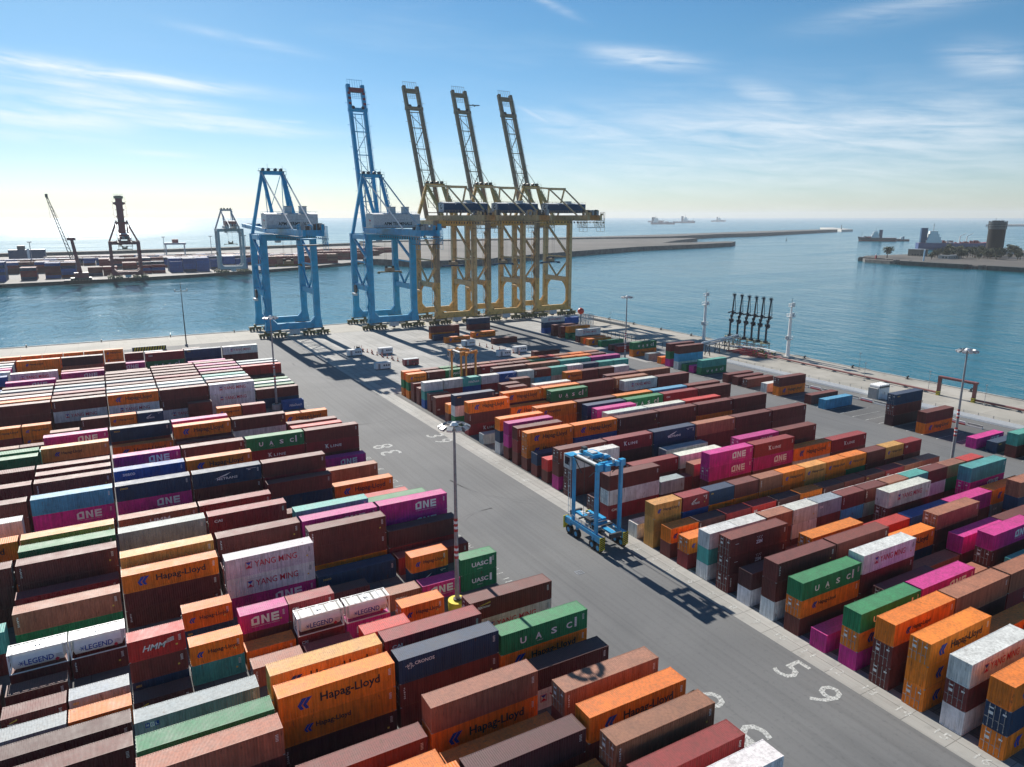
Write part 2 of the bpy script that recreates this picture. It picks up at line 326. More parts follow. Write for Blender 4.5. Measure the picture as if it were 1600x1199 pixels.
# coping stones along both quay edges
mb = MB(); mb.box(-420, 243, 373.2, 374.25, 0, .25, CONC); mb.box(242.6, 243.25, -160, 373.19, 0, .25, CONC); struct(mb.build('quay_coping'))
# painted numbers and ground markings
marks = MB()
def gtext(txt, cx, cy, w, h, flip, m=MARK, z=.02):
    t = MB(); text_mb(t, txt, -w / 2, w / 2, -h / 2, h / 2, m, y=0, plane='xy', off=.0)
    for i, (a, b, c) in enumerate(t.v): t.v[i] = (cx + (b if not flip else -b), cy + (-a if not flip else a), z)
    marks.add(t.v, t.f, m)
gtext('5', 70.0, 52.4, 2.6, 4.6, False); gtext('9', 69.3, 47.0, 2.6, 4.6, False)
gtext('3', 71.0, 165.8, 2.8, 4.6, False); gtext('9', 71.0, 160.6, 2.8, 4.6, False)
gtext('8', 56.0, 163.8, 3.0, 5.0, True); gtext('3', 56.0, 158.3, 3.0, 5.0, True)
gtext('8', 55.9, 53.0, 3.0, 5.0, True); gtext('5', 55.9, 46.6, 3.0, 5.0, True)
for k in range(1, 21): gtext(str(k), 74.7, 31.9 + (16 - k) * 4.35, .75 if k < 10 else 1.5, 1.35, False, z=.024)
for k in range(1, 34): gtext(str(k), 74.9, 122 + (k) * 4.35, .75 if k < 10 else 1.5, 1.2, False, z=.024)
for k in range(1, 30): gtext(str(k), 50.0, 40.5 + k * 4.49, 1.2, 1.2, True, z=.024)
for yy in range(60, 290, 4):
    marks.box(181.2, 183.0, yy + .0, yy + .25, .012, .022, MARK); marks.box(183, 194, yy, yy + .12, .012, .018, MARK)
struct(marks.build('ground_markings'))
ty = MB(); rt = random.Random(17)
TYRE = mat('tyre_rubber', (.118, .118, .12), .85, var=.25, scale=.4)
for k in range(7):
    cx_ = rt.uniform(50, 71); cy_ = rt.uniform(30, 340); Rr = rt.choice((9, 13, 18, 26)); a0 = rt.choice((0, 1.57, 3.14, 4.71)) + rt.uniform(-.3, .3); sp__ = rt.uniform(.5, 1.3)
    for off in (0, 4.9):
        pts = [(cx_ + (Rr + off) * (math.cos(a0 + sp__ * i / 14) - math.cos(a0)), cy_ + (Rr + off) * (math.sin(a0 + sp__ * i / 14) - math.sin(a0))) for i in range(15)]
        for i in range(14):
            (xa, ya), (xb, yb) = pts[i], pts[i + 1]
            if not (49.4 < min(xa, xb) and max(xa, xb) < 72.4 and max(ya, yb) < 343): continue
            dx_, dy_ = xb - xa, yb - ya; l_ = math.hypot(dx_, dy_); nx_, ny_ = -dy_ / l_ * .11, dx_ / l_ * .11; zz = .0095 + .0001 * (k % 9)
            ty.add([(xa - nx_, ya - ny_, zz), (xb - nx_, yb - ny_, zz), (xb + nx_, yb + ny_, zz), (xa + nx_, ya + ny_, zz)], [(0, 1, 2, 3)], TYRE)
struct(ty.build('tyre_marks'))
mk2 = MB()
for yy in range(36, 330, 4): mk2.box(48.9, 50.6, yy + .3, yy + .5, .012, .016, MARK)
struct(mk2.build('lane_markings'))
# joints and drain covers
mb = MB(); mb.box(60.6, 61.9, 85.8, 87.0, .006, .03, STEEL)
for i in range(6): mb.box(60.75 + i * .19, 60.85 + i * .19, 85.95, 86.85, .031, .035, DARKSTEEL)
tag(mb.build('drain_cover'), 'square steel drain cover set in the grey road surface', 'drain')

# ------------------------------------------------------------------ containers
PAL = dict(b=(.160, .031, .027), d=(.080, .024, .028), r=(.28, .022, .030), R=(.56, .026, .026), o=(.86, .21, .012), y=(.66, .31, .07), m=(.56, .018, .24),
           g=(.014, .20, .075), t=(.07, .38, .33), w=(.70, .69, .66), e=(.31, .36, .38), n=(.012, .045, .11), u=(.012, .09, .34), l=(.08, .36, .58), k=(.36, .13, .075))
CNAME = dict(b='brown', d='dark maroon', r='dark red', R='bright red', o='orange', y='faded yellow-orange', m='magenta', g='green', t='teal', w='white', e='pale grey', n='navy', u='blue', l='light blue', k='tan-brown')
TNAME = {'H': 'large black two-word lettering', 'h': 'small black two-word lettering', 'O': 'big white three letters', 'U': 'four spaced white letters', 'u': 'bold white letters', 'Y': 'red two-word lettering',
         'K': 'white serif lettering', 'C': 'three small white letters', 'M': 'slanted white letters', 'N': 'blocky white letters', 'L': 'blue lettering', 'c': 'small white creature emblem', 'Z': 'white starry letters',
         'p': 'small blue letter tiles', 's': 'white lowercase letters', 'S': 'tiny gold letters', 'x': 'yellow swoosh', 'v': 'vertical white letters', 'D': 'white italic letters', 'W': 'white winged emblem'}
# yard data: "B | slot:stack slot:stack"; a stack lists its containers from the top down, colour letter + lettering; prefix 2 = 20 ft, suffix ~ = standard height
LEFT = """35.9|2:w/w/b 1:b/b
40.3|2:r/b/b~ 1:r/b 0:b/b
44.2|2:kv/b/b 1:o/b 0:b
48.3|2:oH/b/b 1:d/b/b~ 0:o/b/b~
52.7|2:kv/b/b 1:oH/b~ 0:oH/m -1:b/b
57.1|1:k/oH/b 0:b/b -1:b/r
61.4|2:d/wY~ -1:k/b/m -2:b
65.8|1:nc/bv/b 2:gU/oH/b~ 0:oH/oh/dv -1:g/d/t~
70.0|0:yH/oH/b 1:rC/r/b
74.0|2:bx/wY/b~ -1:ep/d~ -2:b
78.0|1:2R/e 1.5:2b -2:d
81.5|-2:2e -1.5:2o -1:2dx 0:2kv 0.5:2r 1.5:2oh/g -3:bx
85.6|-2:2bx -1.5:2eS -1:2RM/b/nS -0.5:2oh/t 0:2oh 0.5:2LL/rC 1:2LL/mO -3:b
89.9|-2:2b 0:2mO/b 0.5:2rC/b 1.5:2kN 2:2mO 2.5:2gu/gu -3:b
94.3|-2:2LL/b -1.5:2LL/bv -0.5:2oh/nS 1:2d 2:2oh/nW
99.5|0:wY/wY/mO 1:nS 2:rK -3:t/b
103.5|-2:kv/g -1:oH/b/bv~ 1:bv/b/o 2:d/r 0:b/b
107.7|-2:r/b -1:y/b/b 0:bv/b/b 1:mO/mO/b 2:mO/mO/b
112.0|-3:b/b/b -2:bv/b/b 1:t/n/b
116.9|-2:g/d/b -1:e/d/b 0:rC/b/o 2:g/b -3:o
121.4|-2:y/r/b -3:oH/b/b
126.0|-1:d 2:R 1:b
130.0|-1:kN/b 0:r/b -3:w/w/b
134.9|1:b/n 2:oH
139.0|-2:l/mO/b -1:nS/mO/b 0:nW/b/b 1:b/r/b -3:b/b/b
144.5|2:k
147.8|-2:bv/b/b -1:us/n/b 0:oH/b/b -3:b/b/b
152.3|-2:b/b/b 2:mO
156.9|-2:bv/b/b -1:mO/b/b 0:bv/b/b 1:gU/rK/b 2:b/rK/b -3:b/b/b
161.4|-3:b/b
166.0|-3:g/b/b 0:d
170.3|-2:yh/b/b 0:b/b 2:R/b -3:gU/b/b
174.6|-1:oH/b 0:oH/b/b 1:bv/w/b 2:b/b
179.3|-2:mO/b/b -1:nS/b/b 0:m/b/b -3:t/b
183.8|2:oH/b
196.9|-3:2k -2:2k/b -2.5:2b
201.2|1:2oh/b 1.5:2r/b
206.2|-3:2oh/r -2.5:2oh/oh -1.5:2bv/b -1:2oh/b -0.5:2nW/b -2:2nC
210.4|0.5:2b/b 2.5:2uD
215.5|-3:b/b/b -2:bv/wY/b -1:oH/wY/b 0:b/bv/wY 1:wY/wY/w 2:b/n
219.8|-3:o/b/b -2:b/b/b -1:e/b/b 0:e/b/b 1:b/b/b 2:g/b
224.3|-3:w/b/b -2:r/b/b -1:w/b/b 0:w/b/b 1:w/b/b 2:w/b
228.5|-3:b/b/b -2:e/b/b -1:b/b/b 0:b/b/b 1:t/b/b 2:g/b
233.2|-3:e/b/b -2:e/b/b -1:e/b/b 0:r/b/b 1:b/b/b 2:d/b
237.7|-3:b/b/b -2:b/b/b -1:b/b/b 0:b/b/b 1:m/b/b 2:R/b/b
242.2|-2:b/b/b -1:b/b/b 0:b/b/b 1:b/b/b 2:e/b/b -4:b/b
246.6|-3:mO/b/b -2:b/b -1:b/b/b 0:b/b/b 1:m/b/b 2:e/b/b
250.8|0:r/b/b 1:b/b/b -4:u/b
257.0|-4:u/b/b
260.3|-3:wY/b/b
264.7|-4:w/b/b -1:b/b
269.6|-2:mO/b -1:2b/b/b 1:mO/b -4:m/b/b
273.5|-2:r/b -4:e/b/b
278.5|-1:mO/b 0:rC/gU/b 1:nS/n/b 2:wY/b/b -4:w/b/b
283.0|-3:oh/oh/b -2:d/k/b -4:b/b/b
287.0|-2:2e/b/b -0.5:2b/e/b 0:2e/b/b 1:2d/b/b
298.5|-4.5:2oh/oh/b -4:2oh/oh/b -3.5:2oh/oh/b -3:2oh/oh/b -2.5:2oh/oh/b -2:2oh/oh/b -1.5:2oh/oh/b -1:2oh/oh/b"""
RIGHT = """0|0:oH/n/oH 1:b/b
1|0:wY/b/w 1:o/b
2|0:oH/oH/oH 1:oH/b
3|0:oh/b/b 1:k/d/b 2:k/rK/b
4|0:gU/oH/m~ 1:mO/r/b~ 3:t/b~ 2:d
5|0:m~ 1:d/b~ 2:k~ 3:mO/bv/b~ 4:e/b
6|0:gU/oh/b~ 1:wY/b/b 2:k 3:mO/b 4:b/n
7|0:bv/b/w 1:b/b/b 2:oH/n 3:k/b/b~ 5:k/n/b
8|0:d/w~ 1:oH/b/b~ 2:R/b 3:u/b 4:m/b 5:oH/eC
9|0:bZ/bZ/bv 3:wY/b/b 5:t/mO/b 1:b
10|0:2wC/t/w 0.5:2wC/b/e 1:2k/b/b 1.5:2wC/w/b 2:2eC/b/w 2.5:2bv/l/b 3:2bv/e/b 3.5:2k/b/b 4:2t/g/b 4.5:2b/w/b 5:2k/g/b 5.5:2R/b/b
11|0:2oh/r 0.5:2w/b 1:2w/b 1.5:2w/b 2:2w/b 2.5:2w/b 3:2w/b 3.5:2w/b 4:2w/b 4.5:2w/b 5:2w/b
12|0:2oH/b 0.5:2dv/b 1:2r/b 1.5:2RC/b 2:2dv/b 2.5:2oh/b 3:2dv/b 3.5:2b/b 4:2bS/b 4.5:2rC/b 5:2k/b 5.5:2k/b
13|0:2yh/y/y 0.5:2rW/u/b 1:2nS/o/b 1.5:2b/o/b 2:2kv/o/b 2.5:2oh/o/b 3:2yh/y/b 3.5:2oh/o/b 4:2oh/g/b 4.5:2b/b/b 5:2yh/b/b 5.5:2rC/b/b
14|0:2wC
16|0:b/w/rC 1:2e/d 2:mO/mO/b 3:rK/mO/b 4:oH/wC 5:rK/b
17|0:d 1:b 2:2k/b 3:mO/b/b 4:b/b/b
18|1:r/b 2:w/k
19|0:wD/b/b 2:e/w 0.5:b
20|0:bv/b/m 1:rK/d/d 2:nW/n/b 3:k/b/b 4:b/b/b 5:b/b/b
21|0:2R/b 0.5:2b
22|0:2n/b 3:2w/b 3.5:2w/b 4:2R/b 4.5:2e/b 5:2w/b 5.5:2R/b
23|0:oH/oH/b 1:oH/uD/b 2:bv/b/b 3:b/b/b 4:b/o/b 5:b/b/b
24|0:bv/r/b 2:w/b/b 3:w/b/b 4:R/b/b
25|0:mO/m/b 2:mO/n/b
26|0:oH/n/w 2:n/n/b 3:gU/b/b 4:rC/b/b 5:b/b/b
27|1:oh/o/b 2:b/b/b 3:o/b/b 4:l/n/b 5:b/b/b
28|0:2e
29|0.5:2d
30|0:oH/bv/rK 1:oH/b 2:gU/b/b 4:wY/b/b 5:b/b/b
31|1:oH/b/b 2:oH/b/b 3:b/b/b 4:kv/b/b
32|0:nS/w/g 2:w/t/b 4:b/b/b 5:k/b/b
33|0:2oh/b 1.5:2b/b/b
34|1:2b/b 1.5:2b/b/b 2.5:2t
35|0:2b/bC 2:2b/b/b 3.5:2oh/b/b 4:2b/b/b 4.5:2b/b/b 5:2w/b/b
36|0:2bv/b 0.5:2b
37|0:2wC/t/u 0.5:2wC/r/n 1:2tD/u/b 1.5:2wC/r/b 2:2uW/b/b 2.5:2w/e/b 3:2bv/l/b 3.5:2t/e/b 4:2w/b/b 4.5:2n/b/b 5:2t/b/b 5.5:2t/b/b
38|2:b/b/b 3:k/b/b 4:t/b/b 5:m/t/b 0:2b/b 0.5:2d
39|0:b/b 1:b/b
40|0:2oh/gu/o 0.5:2bv/g/b 1:2gu/b/b 1.5:2b/d/b 2:2rC/b/b 2.5:2b/b/b 3:2b/b/b 3.5:2gu/b/b 4:2b/b/b 4.5:2oh/b/b 5:2oh/b/b 5.5:2b/b/b
41|0:2o/g/o 0.5:2b/b/b 1:2g/b/b 1.5:2b/b/b 2:2k/b/b 2.5:2r/b/b 3:2k/b/b 3.5:2o/b/b 4:2R/b/b 4.5:2k/b/b 5:2o/b/b 5.5:2k/b/b"""
# strip between the far road and the white fence, and the loose ones on the apron: "A B stack"
LOOSE = """182.0 112.6 nS/b/d|182.0 103.8 b/oH|181.0 90.4 mO~|182.0 86.2 nS~|182.0 82.0 t/b|182.2 77.6 e/b|182.0 172.4 b|182.0 168.0 b|182.0 163.7 b|182.6 156.2 w|182.4 151.2 b/oH|182.0 138.8 b|181.0 133.0 l|
184.0 294.0 wY/n/u~|183.9 264.4 wY/b|183.8 260.2 oH|183.2 255.4 oH|183.5 225.2 gU/oH|184.4 216.6 2e|183.9 208.5 2o|183.1 203.0 b/g/m|182.4 197.5 b/l/w|182.6 193.4 g~|183.0 190.0 2m|183.2 186.2 t/gU~|184.9 274.1 o/g|184 279 b/b~|184 285 b/b~|
184 235.5 r~|184 240 b~|129.7 305.3 b/o|140 309 2b/b|156.5 320.7 n/b|148.1 299.2 oH~|129.1 300.0 n~|131.0 291.8 oH~|148.3 278.9 b~|147.6 242.9 b~|196.5 300 u/n|186 250 g~|186 270 g~"""
STK = []   # A, B, L, h, [specs bottom-up], yard, row, slot
def parse(st, A, B, yard, row):
    L = 12.192
    if st[0] == '2': L = 6.058; st = st[1:]
    std = st.endswith('~'); st = st.rstrip('~')
    h = 2.62 if (std or L < 7) else 2.915
    STK.append([A, B, L, h, st.split('/')[::-1], yard, row])
for ln_ in LEFT.splitlines():
    b, r = ln_.split('|')
    for e in r.split():
        s, st = e.split(':'); s = float(s); parse(st, 10.6 + 12.62 * s + random.uniform(-.08, .08), float(b) + random.uniform(-.05, .05), 'left', float(b))
for ln_ in RIGHT.splitlines():
    b, r = ln_.split('|'); B = 30.75 + 4.35 * int(b)
    for e in r.split():
        s, st = e.split(':'); s = float(s); parse(st, 76.2 + .018 * (B - 40) + 12.6 * s + random.uniform(-.08, .08), B + random.uniform(-.05, .05), 'right', B)
for e in LOOSE.replace('\n', '').split('|'):
    a, b, st = e.split(); a = float(a); b = float(b); parse(st, a, b, 'strip' if a > 170 else 'apron', b)

BW = 2.438
def corr_profile(L, pitch, depth, x0, x1):
    n = max(1, round((x1 - x0) / pitch)); p = (x1 - x0) / n; out = []
    for i in range(n):
        a = x0 + i * p
        out += [(a, 0), (a + p * .28, 0), (a + p * .5, depth), (a + p * .78, depth)]
    out.append((x1, 0)); return out
_cm = {}
def cmesh(L, h, door0, part):
    """container meshes; part: body, roof, doors, rods, all"""
    key = (L, h, door0, part)
    if key in _cm: return _cm[key]
    mb = MB(); M = PAINT; po = .16
    if part in ('body', 'all'):
        for x in (0, L - po):
            for y in (0, BW - po): mb.box(x, x + po, y, y + po, 0, h, M)
        for y in (.004, BW - .104): mb.box(po, L - po, y, y + .10, .0, .16, M); mb.box(po, L - po, y + .01, y + .09, h - .09, h - .012, M)
        for x in (.004, L - .104): mb.box(x, x + .1, po, BW - po, 0, .16, M); mb.box(x, x + .1, po, BW - po, h - .12, h - .006, M)
        for side in (0, 1):
            pr = corr_profile(L, .278, .045, po, L - po); vs = []; 
            for x, d in pr:
                y = (.02 + d) if side == 0 else BW - (.02 + d)
                vs += [(x, y, .14), (x, y, h - .08)]
            k = len(pr)
            mb.add(vs, [((2 * i, 2 * i + 2, 2 * i + 3, 2 * i + 1) if side == 0 else (2 * i + 1, 2 * i + 3, 2 * i + 2, 2 * i)) for i in range(k - 1)], M)
        x = (L - .02) if door0 else .02; s = -1 if door0 else 1
        pr = corr_profile(BW, .25, .045, po, BW - po); vs = []
        for y, d in pr: vs += [(x + s * d, y, .14), (x + s * d, y, h - .1)]
        k = len(pr); mb.add(vs, [((2 * i, 2 * i + 1, 2 * i + 3, 2 * i + 2) if s > 0 else (2 * i + 2, 2 * i + 3, 2 * i + 1, 2 * i)) for i in range(k - 1)], M)
        # corner castings
        for x in (-.003, L - .175):
            for y in (-.003, BW - .159):
                for z in (0, h - .115): mb.box(x, x + .178, y, y + .162, z, z + .118, STEEL if z == 0 else M)
    if part in ('roof', 'all'):
        pr = corr_profile(L, .209 if L > 7 else .24, .02, .1, L - .1); vs = []
        for x, d in pr: vs += [(x, .06, h - .03 + d), (x, BW - .06, h - .03 + d)]
        k = len(pr); mb.add(vs, [(2 * i + 1, 2 * i, 2 * i + 2, 2 * i + 3) for i in range(k - 1)], M)
        mb.box(.1, L - .1, .02, .075, h - .05, h - .006, M); mb.box(.1, L - .1, BW - .075, BW - .02, h - .05, h - .006, M)
    xd = .0 if door0 else L; s = 1 if door0 else -1
    def bx(a, b, y0, y1, z0, z1, m): mb.box(min(xd + s * a, xd + s * b), max(xd + s * a, xd + s * b), y0, y1, z0, z1, m)
    if part in ('doors', 'all'):
        for y0, y1 in ((po, BW / 2 - .008), (BW / 2 + .008, BW - po)):
            bx(.03, .09, y0, y1, .17, h - .13, M)
            for i in range(4):
                z = .32 + i * (h - .6) / 4; bx(.012, .03, y0 + .08, y1 - .08, z, z + (h - .6) / 4 - .14, M)
    if part in ('rods', 'all'):
        for y in (.45, .95, 1.49, 1.99):
            mb.cyl((xd - s * .012, y, .12), (xd - s * .012, y, h - .08), .022, STEEL, 6)
            for z in (.3, 1.0, h - .35): bx(-.03, .02, y - .06, y + .06, z, z + .06, STEEL)
            bx(-.035, -.005, y, y + .38, 1.15, 1.2, STEEL)
        bx(-.006, .008, .35, .7, h - .75, h - .55, WHITE); bx(-.006, .008, 1.6, 2.05, h - .6, h - .45, WHITE); bx(-.006, .008, 1.6, 2.05, h - 1.3, h - .95, WHITE)
    me = mb.mesh('container_' + part); _cm[key] = me; return me
def tank_meshes():
    if 'tank' in _cm: return _cm['tank']
    L, h = 6.058, 2.62; fr = MB()
    for x in (0, L - .14):
        for y in (0, BW - .14): fr.box(x, x + .14, y, y + .14, 0, h, WHITE)
        for z in (0, h - .14): fr.box(x + .004, x + .136, .14, BW - .14, z + .004, z + .136, WHITE)
        for a, b in ((.1, BW - .1), (BW - .1, .1)): fr.bar((x + .07, a, .1), (x + .07, BW / 2, h / 2), .08, .08, WHITE); fr.bar((x + .07, b, h - .1), (x + .07, BW / 2, h / 2), .08, .08, WHITE)
    for y in (.01, BW - .11):
        fr.box(.14, L - .14, y, y + .1, .01, .12, WHITE); fr.box(.14, L - .14, y, y + .1, h - .12, h - .01, WHITE)
    tk = MB(); tk.cyl((.5, BW / 2, h / 2), (L - .5, BW / 2, h / 2), 1.17, WHITE, 28); tk.cyl((.5, BW / 2, h / 2), (.22, BW / 2, h / 2), 1.17, WHITE, 28, r2=.6); tk.cyl((L - .5, BW / 2, h / 2), (L - .22, BW / 2, h / 2), 1.17, WHITE, 28, r2=.6)
    wk = MB(); wk.box(.16, L - .16, .3, 2.1, h - .16, h - .06, WHITE)
    for i in range(7): wk.box(.4 + i * .85, .62 + i * .85, .1, 2.3, h + .003, h + .02, STEEL if i % 2 else DARKSTEEL)
    wk.cyl((L / 2, BW / 2, h - .1), (L / 2, BW / 2, h + .06), .3, STEEL, 12)
    lt = MB(); text_mb(lt, 'LEGEND', 1.6, 4.6, .85, 1.55, BLUEINK, y=.012, off=.015)
    for k in range(3):
        a = k * math.pi / 3; dx, dz = math.cos(a) * .3, math.sin(a) * .3; lt.add([(1.3 - dx - dz * .1, .012, 1.2 - dz + dx * .1), (1.3 - dx + dz * .1, .012, 1.2 - dz - dx * .1), (1.3 + dx + dz * .1, .012, 1.2 + dz - dx * .1), (1.3 + dx - dz * .1, .012, 1.2 + dz + dx * .1)], [(0, 1, 2, 3)], BLUEINK)
    lt.add([(4.9, .012, .5), (5.15, .012, .75), (4.9, .012, 1.0), (4.65, .012, .75)], [(0, 1, 2, 3)], REDINK)
    for z in (1.35, 1.2, 1.05): lt.add([(4.8, .012, z), (5.5, .012, z), (5.5, .012, z + .05), (4.8, .012, z + .05)], [(0, 1, 2, 3)], STEEL)
    _cm['tank'] = dict(frame=fr.mesh('frame'), tank=tk.mesh('tank'), walkway=wk.mesh('walkway'), lettering=lt.mesh('lettering')); return _cm['tank']
_lm = {}
def logo_hl(mb, x, z, s):
    # twin leaning blades pointing left
    for k in (0, .42):
        q = [(0, .32), (.38, .05), (.62, .05), (.40, .36), (.78, .62), (.42, .62), (.55, 1.0), (.18, .62)]
        poly_mb(mb, [(x + (k + a) * s, z + b * s) for a, b in ((.0, .42), (.22, .0), (.50, .0), (.30, .40))], BLUEINK); poly_mb(mb, [(x + (k + a) * s, z + b * s) for a, b in ((.0, .42), (.30, .40), (.78, 1.0), (.40, 1.0))], BLUEINK)
def letters(L, h, t):
    key = (L, h, t)
    if key in _lm: return _lm[key]
    mb = MB(); lg = MB(); mk = MB(); T = lambda s, a, b, z0, z1, m=WHITE, off=.01, **k: text_mb(mb, s, a * L, b * L, z0 * h, z1 * h, m, off=off, **k)
    big = L > 7
    R = lambda a, b, z0, z1, m=WHITE: poly_mb(mb, [(a * L, z0 * h), (b * L, z0 * h), (b * L, z1 * h), (a * L, z1 * h)], m)
    if t == 'H':
        logo_hl(lg, L * (.15 if big else .1), h * .3, 1.25 if big else .8); T('Hapag-Lloyd', .34 if big else .31, .86 if big else .92, .30 if big else .36, .74 if big else .66, INK, .018)
    elif t == 'h': logo_hl(lg, L * (.19 if big else .12), h * .36, .85 if big else .7); T('Hapag-Lloyd', .29 if big else .33, .59 if big else .9, .40, .66, INK, .018)
    elif t == 'O':
        a, b = (.52, .83) if big else (.22, .8); w = (b - a) * L; x0 = a * L; z0, z1 = .34 * h, .80 * h; st = .085 * w; lw = w * .29
        def q(x, y, x2, y2): poly_mb(mb, [(x0 + x, z0 + y), (x0 + x2, z0 + y), (x0 + x2, z0 + y2), (x0 + x, z0 + y2)], WHITE)
        H = z1 - z0
        q(.15 * w, H - st, lw, H); q(0, 0, lw, st); q(0, st, st, H * .78); q(lw - st, st, lw, H - st)
        poly_mb(mb, [(x0, z0 + H * .78), (x0 + st, z0 + H * .78), (x0 + .15 * w, z0 + H - st), (x0 + .15 * w, z0 + H)], WHITE)
        n0 = w * .36; q(n0, 0, n0 + st, H); q(n0 + lw - st, 0, n0 + lw, H); poly_mb(mb, [(x0 + n0 + st, z0 + H), (x0 + n0 + st, z0 + H - st * 1.5), (x0 + n0 + lw - st, z0), (x0 + n0 + lw - st, z0 + st * 1.5)][::-1], WHITE)
        e0 = w * .72; q(e0, 0, e0 + st, H); [q(e0 + st, k * (H - st), w, k * (H - st) + st) for k in (0, .5, 1)]
        T('OCEAN NETWORK EXPRESS', a, b, .235, .275, WHITE, 0)
    elif t == 'U':
        for c, x in zip('UASC', (.21, .385, .565, .745)): T(c, x, x + .07, .30, .62, WHITE, .03)
        R(.845, .87, .28, .78); [R(.848, .867, .33 + i * .09, .345 + i * .09, INK) for i in range(5)]; T('UASC', .40, .47, .18, .235, WHITE, .0)
    elif t == 'u': T('UASC', .30, .76, .38, .66, WHITE, .03); R(.80, .86, .32, .78); T('UASC', .45, .6, .2, .26, WHITE, 0)
    elif t == 'Y':
        T('YANG MING', .315, .80, .38, .70, REDINK, .006); x0, x1 = .215 * L, .285 * L; z0, z1 = .36 * h, .72 * h; d = .06
        for a, b, c, e in ((x0, x1, z1 - d, z1), (x0, x1, z0, z0 + d), (x0, x0 + d, z0 + d, z1 - d), (x1 - d, x1, z0 + d, z1 - d)): poly_mb(lg, [(a, c), (b, c), (b, e), (a, e)], REDINK)
        xm = (x0 + x1) / 2; zm = (z0 + z1) / 2; poly_mb(lg, [(x0 + d, z1 - d * 1.6), (xm, zm), (x1 - d, z1 - d * 1.6)], BLUEINK); poly_mb(lg, [(x0 + d, z0 + d * 1.6), (x1 - d, z0 + d * 1.6), (xm, zm)], REDINK)
        T('Yang Ming Marine Transport Corp.', .22, .42, .79, .82, INK, 0)
    elif t == 'K': T('K', .36, .42, .38, .70, WHITE, .03, shear=.0); R(.345, .375, .665, .70); T('LINE', .45, .66, .40, .60, WHITE, .02, space=1.2)
    elif t == 'C': T('CAI', .07, .17 if big else .2, .58, .74, WHITE if True else INK, .03)
    elif t == 'M':
        T('HMM', .24, .66, .38, .66, WHITE, .015, shear=.35)
        for i in range(4): poly_mb(mb, [(L * (.62 + .02 * i), h * (.54 + i * .06)), (L * .80, h * (.62 + i * .05)), (L * .80, h * (.645 + i * .05)), (L * (.63 + .02 * i), h * (.565 + i * .06))], WHITE)
    elif t == 'N': T('HMM' if big else 'TRITON', .38, .64, .40, .74, WHITE, .02)
    elif t == 'c':
        T('CRONOS', .15, .34, .66, .80, WHITE, .015); 
        for i in range(26):
            a = random.Random(i).uniform(0, 6.28); rr = .35 * math.sqrt(random.Random(i + 50).random()); x = .095 * L + rr * 1.4 * math.cos(a); z = .66 * h + rr * math.sin(a); poly_mb(lg, [(x, z), (x + .13, z + .03), (x + .10, z + .14)], WHITE)
    elif t == 'Z':
        T('ZIM', .44, .55, .36, .56, WHITE, .04)
        for i in range(4): R(.455 + i * .028, .466 + i * .028, .72, .76)
        for i in range(3): R(.465 + i * .03, .476 + i * .03, .63, .67)
        R(.08, .14, .66, .68)
    elif t == 'p':
        for i, c in enumerate('MOL'): R(.08 + i * .035, .113 + i * .035, .66, .86, BLUEINK if i != 1 else WHITE); text_mb(mb, c, (.087 + i * .035) * L, (.106 + i * .035) * L, .70 * h, .82 * h, WHITE if i != 1 else BLUEINK, y=-.004, off=.02)
    elif t == 's': T('seaco', .12, .29, .60, .78, WHITE, .025)
    elif t == 'S': T('seaco', .06, .16, .74, .85, GOLD, .01)
    elif t == 'x': T('tex', .09, .15, .56, .72, WHITE, .02); poly_mb(lg, [(.11 * L, .74 * h), (.24 * L, .86 * h), (.24 * L, .79 * h), (.13 * L, .72 * h)], GOLD); T('tainer', .15, .24, .58, .70, WHITE, .01)
    elif t == 'v':
        for i, c in enumerate('triton'): text_mb(mb, c, .035 * L if big else .05 * L, (.035 * L if big else .05 * L) + .2, h * (.78 - i * .085), h * (.84 - i * .085), WHITE, off=.02)
    elif t == 'D': T('NileDutch', .3, .9, .36, .62, WHITE, .02, shear=.25)
    elif t == 'W':
        poly_mb(lg, [(.30 * L, .45 * h), (.42 * L, .62 * h), (.55 * L, .78 * h), (.47 * L, .60 * h)], WHITE); T('METRANS', .34, .64, .34, .50, WHITE, .01); R(.78, .93, .82, .84); R(.80, .84, .74, .77)
    # right-end identification block common to every box
    e = L - .75
    for i in range(5): poly_mb(mk, [(e, h * .80 - i * .16), (e + .28, h * .80 - i * .16), (e + .28, h * .80 - i * .16 + .06), (e, h * .80 - i * .16 + .06)], WHITE if t != 'Y' else INK)
    if hash((L, h)) % 2 == 0 or t in ('v', 'Y'): poly_mb(mk, [(e - .35, h * .34), (e - .12, h * .34), (e - .12, h * .42), (e - .35, h * .42)], GOLD)
    _lm[key] = {n_: q.mesh(n_) for n_, q in (('lettering', mb), ('logo', lg), ('markings', mk)) if q.f}; return _lm[key]

# list every container with its exact place
BOX = []
for si, (A, B, L, h, st, yard, row) in enumerate(STK):
    z = .02
    for k, sp_ in enumerate(st):
        BOX.append(dict(A=A, B=B, L=L, h=h, z=z, c=sp_[0], t=sp_[1] if len(sp_) > 1 else '', k=k, n=len(st), yard=yard, row=row, si=si)); z += h
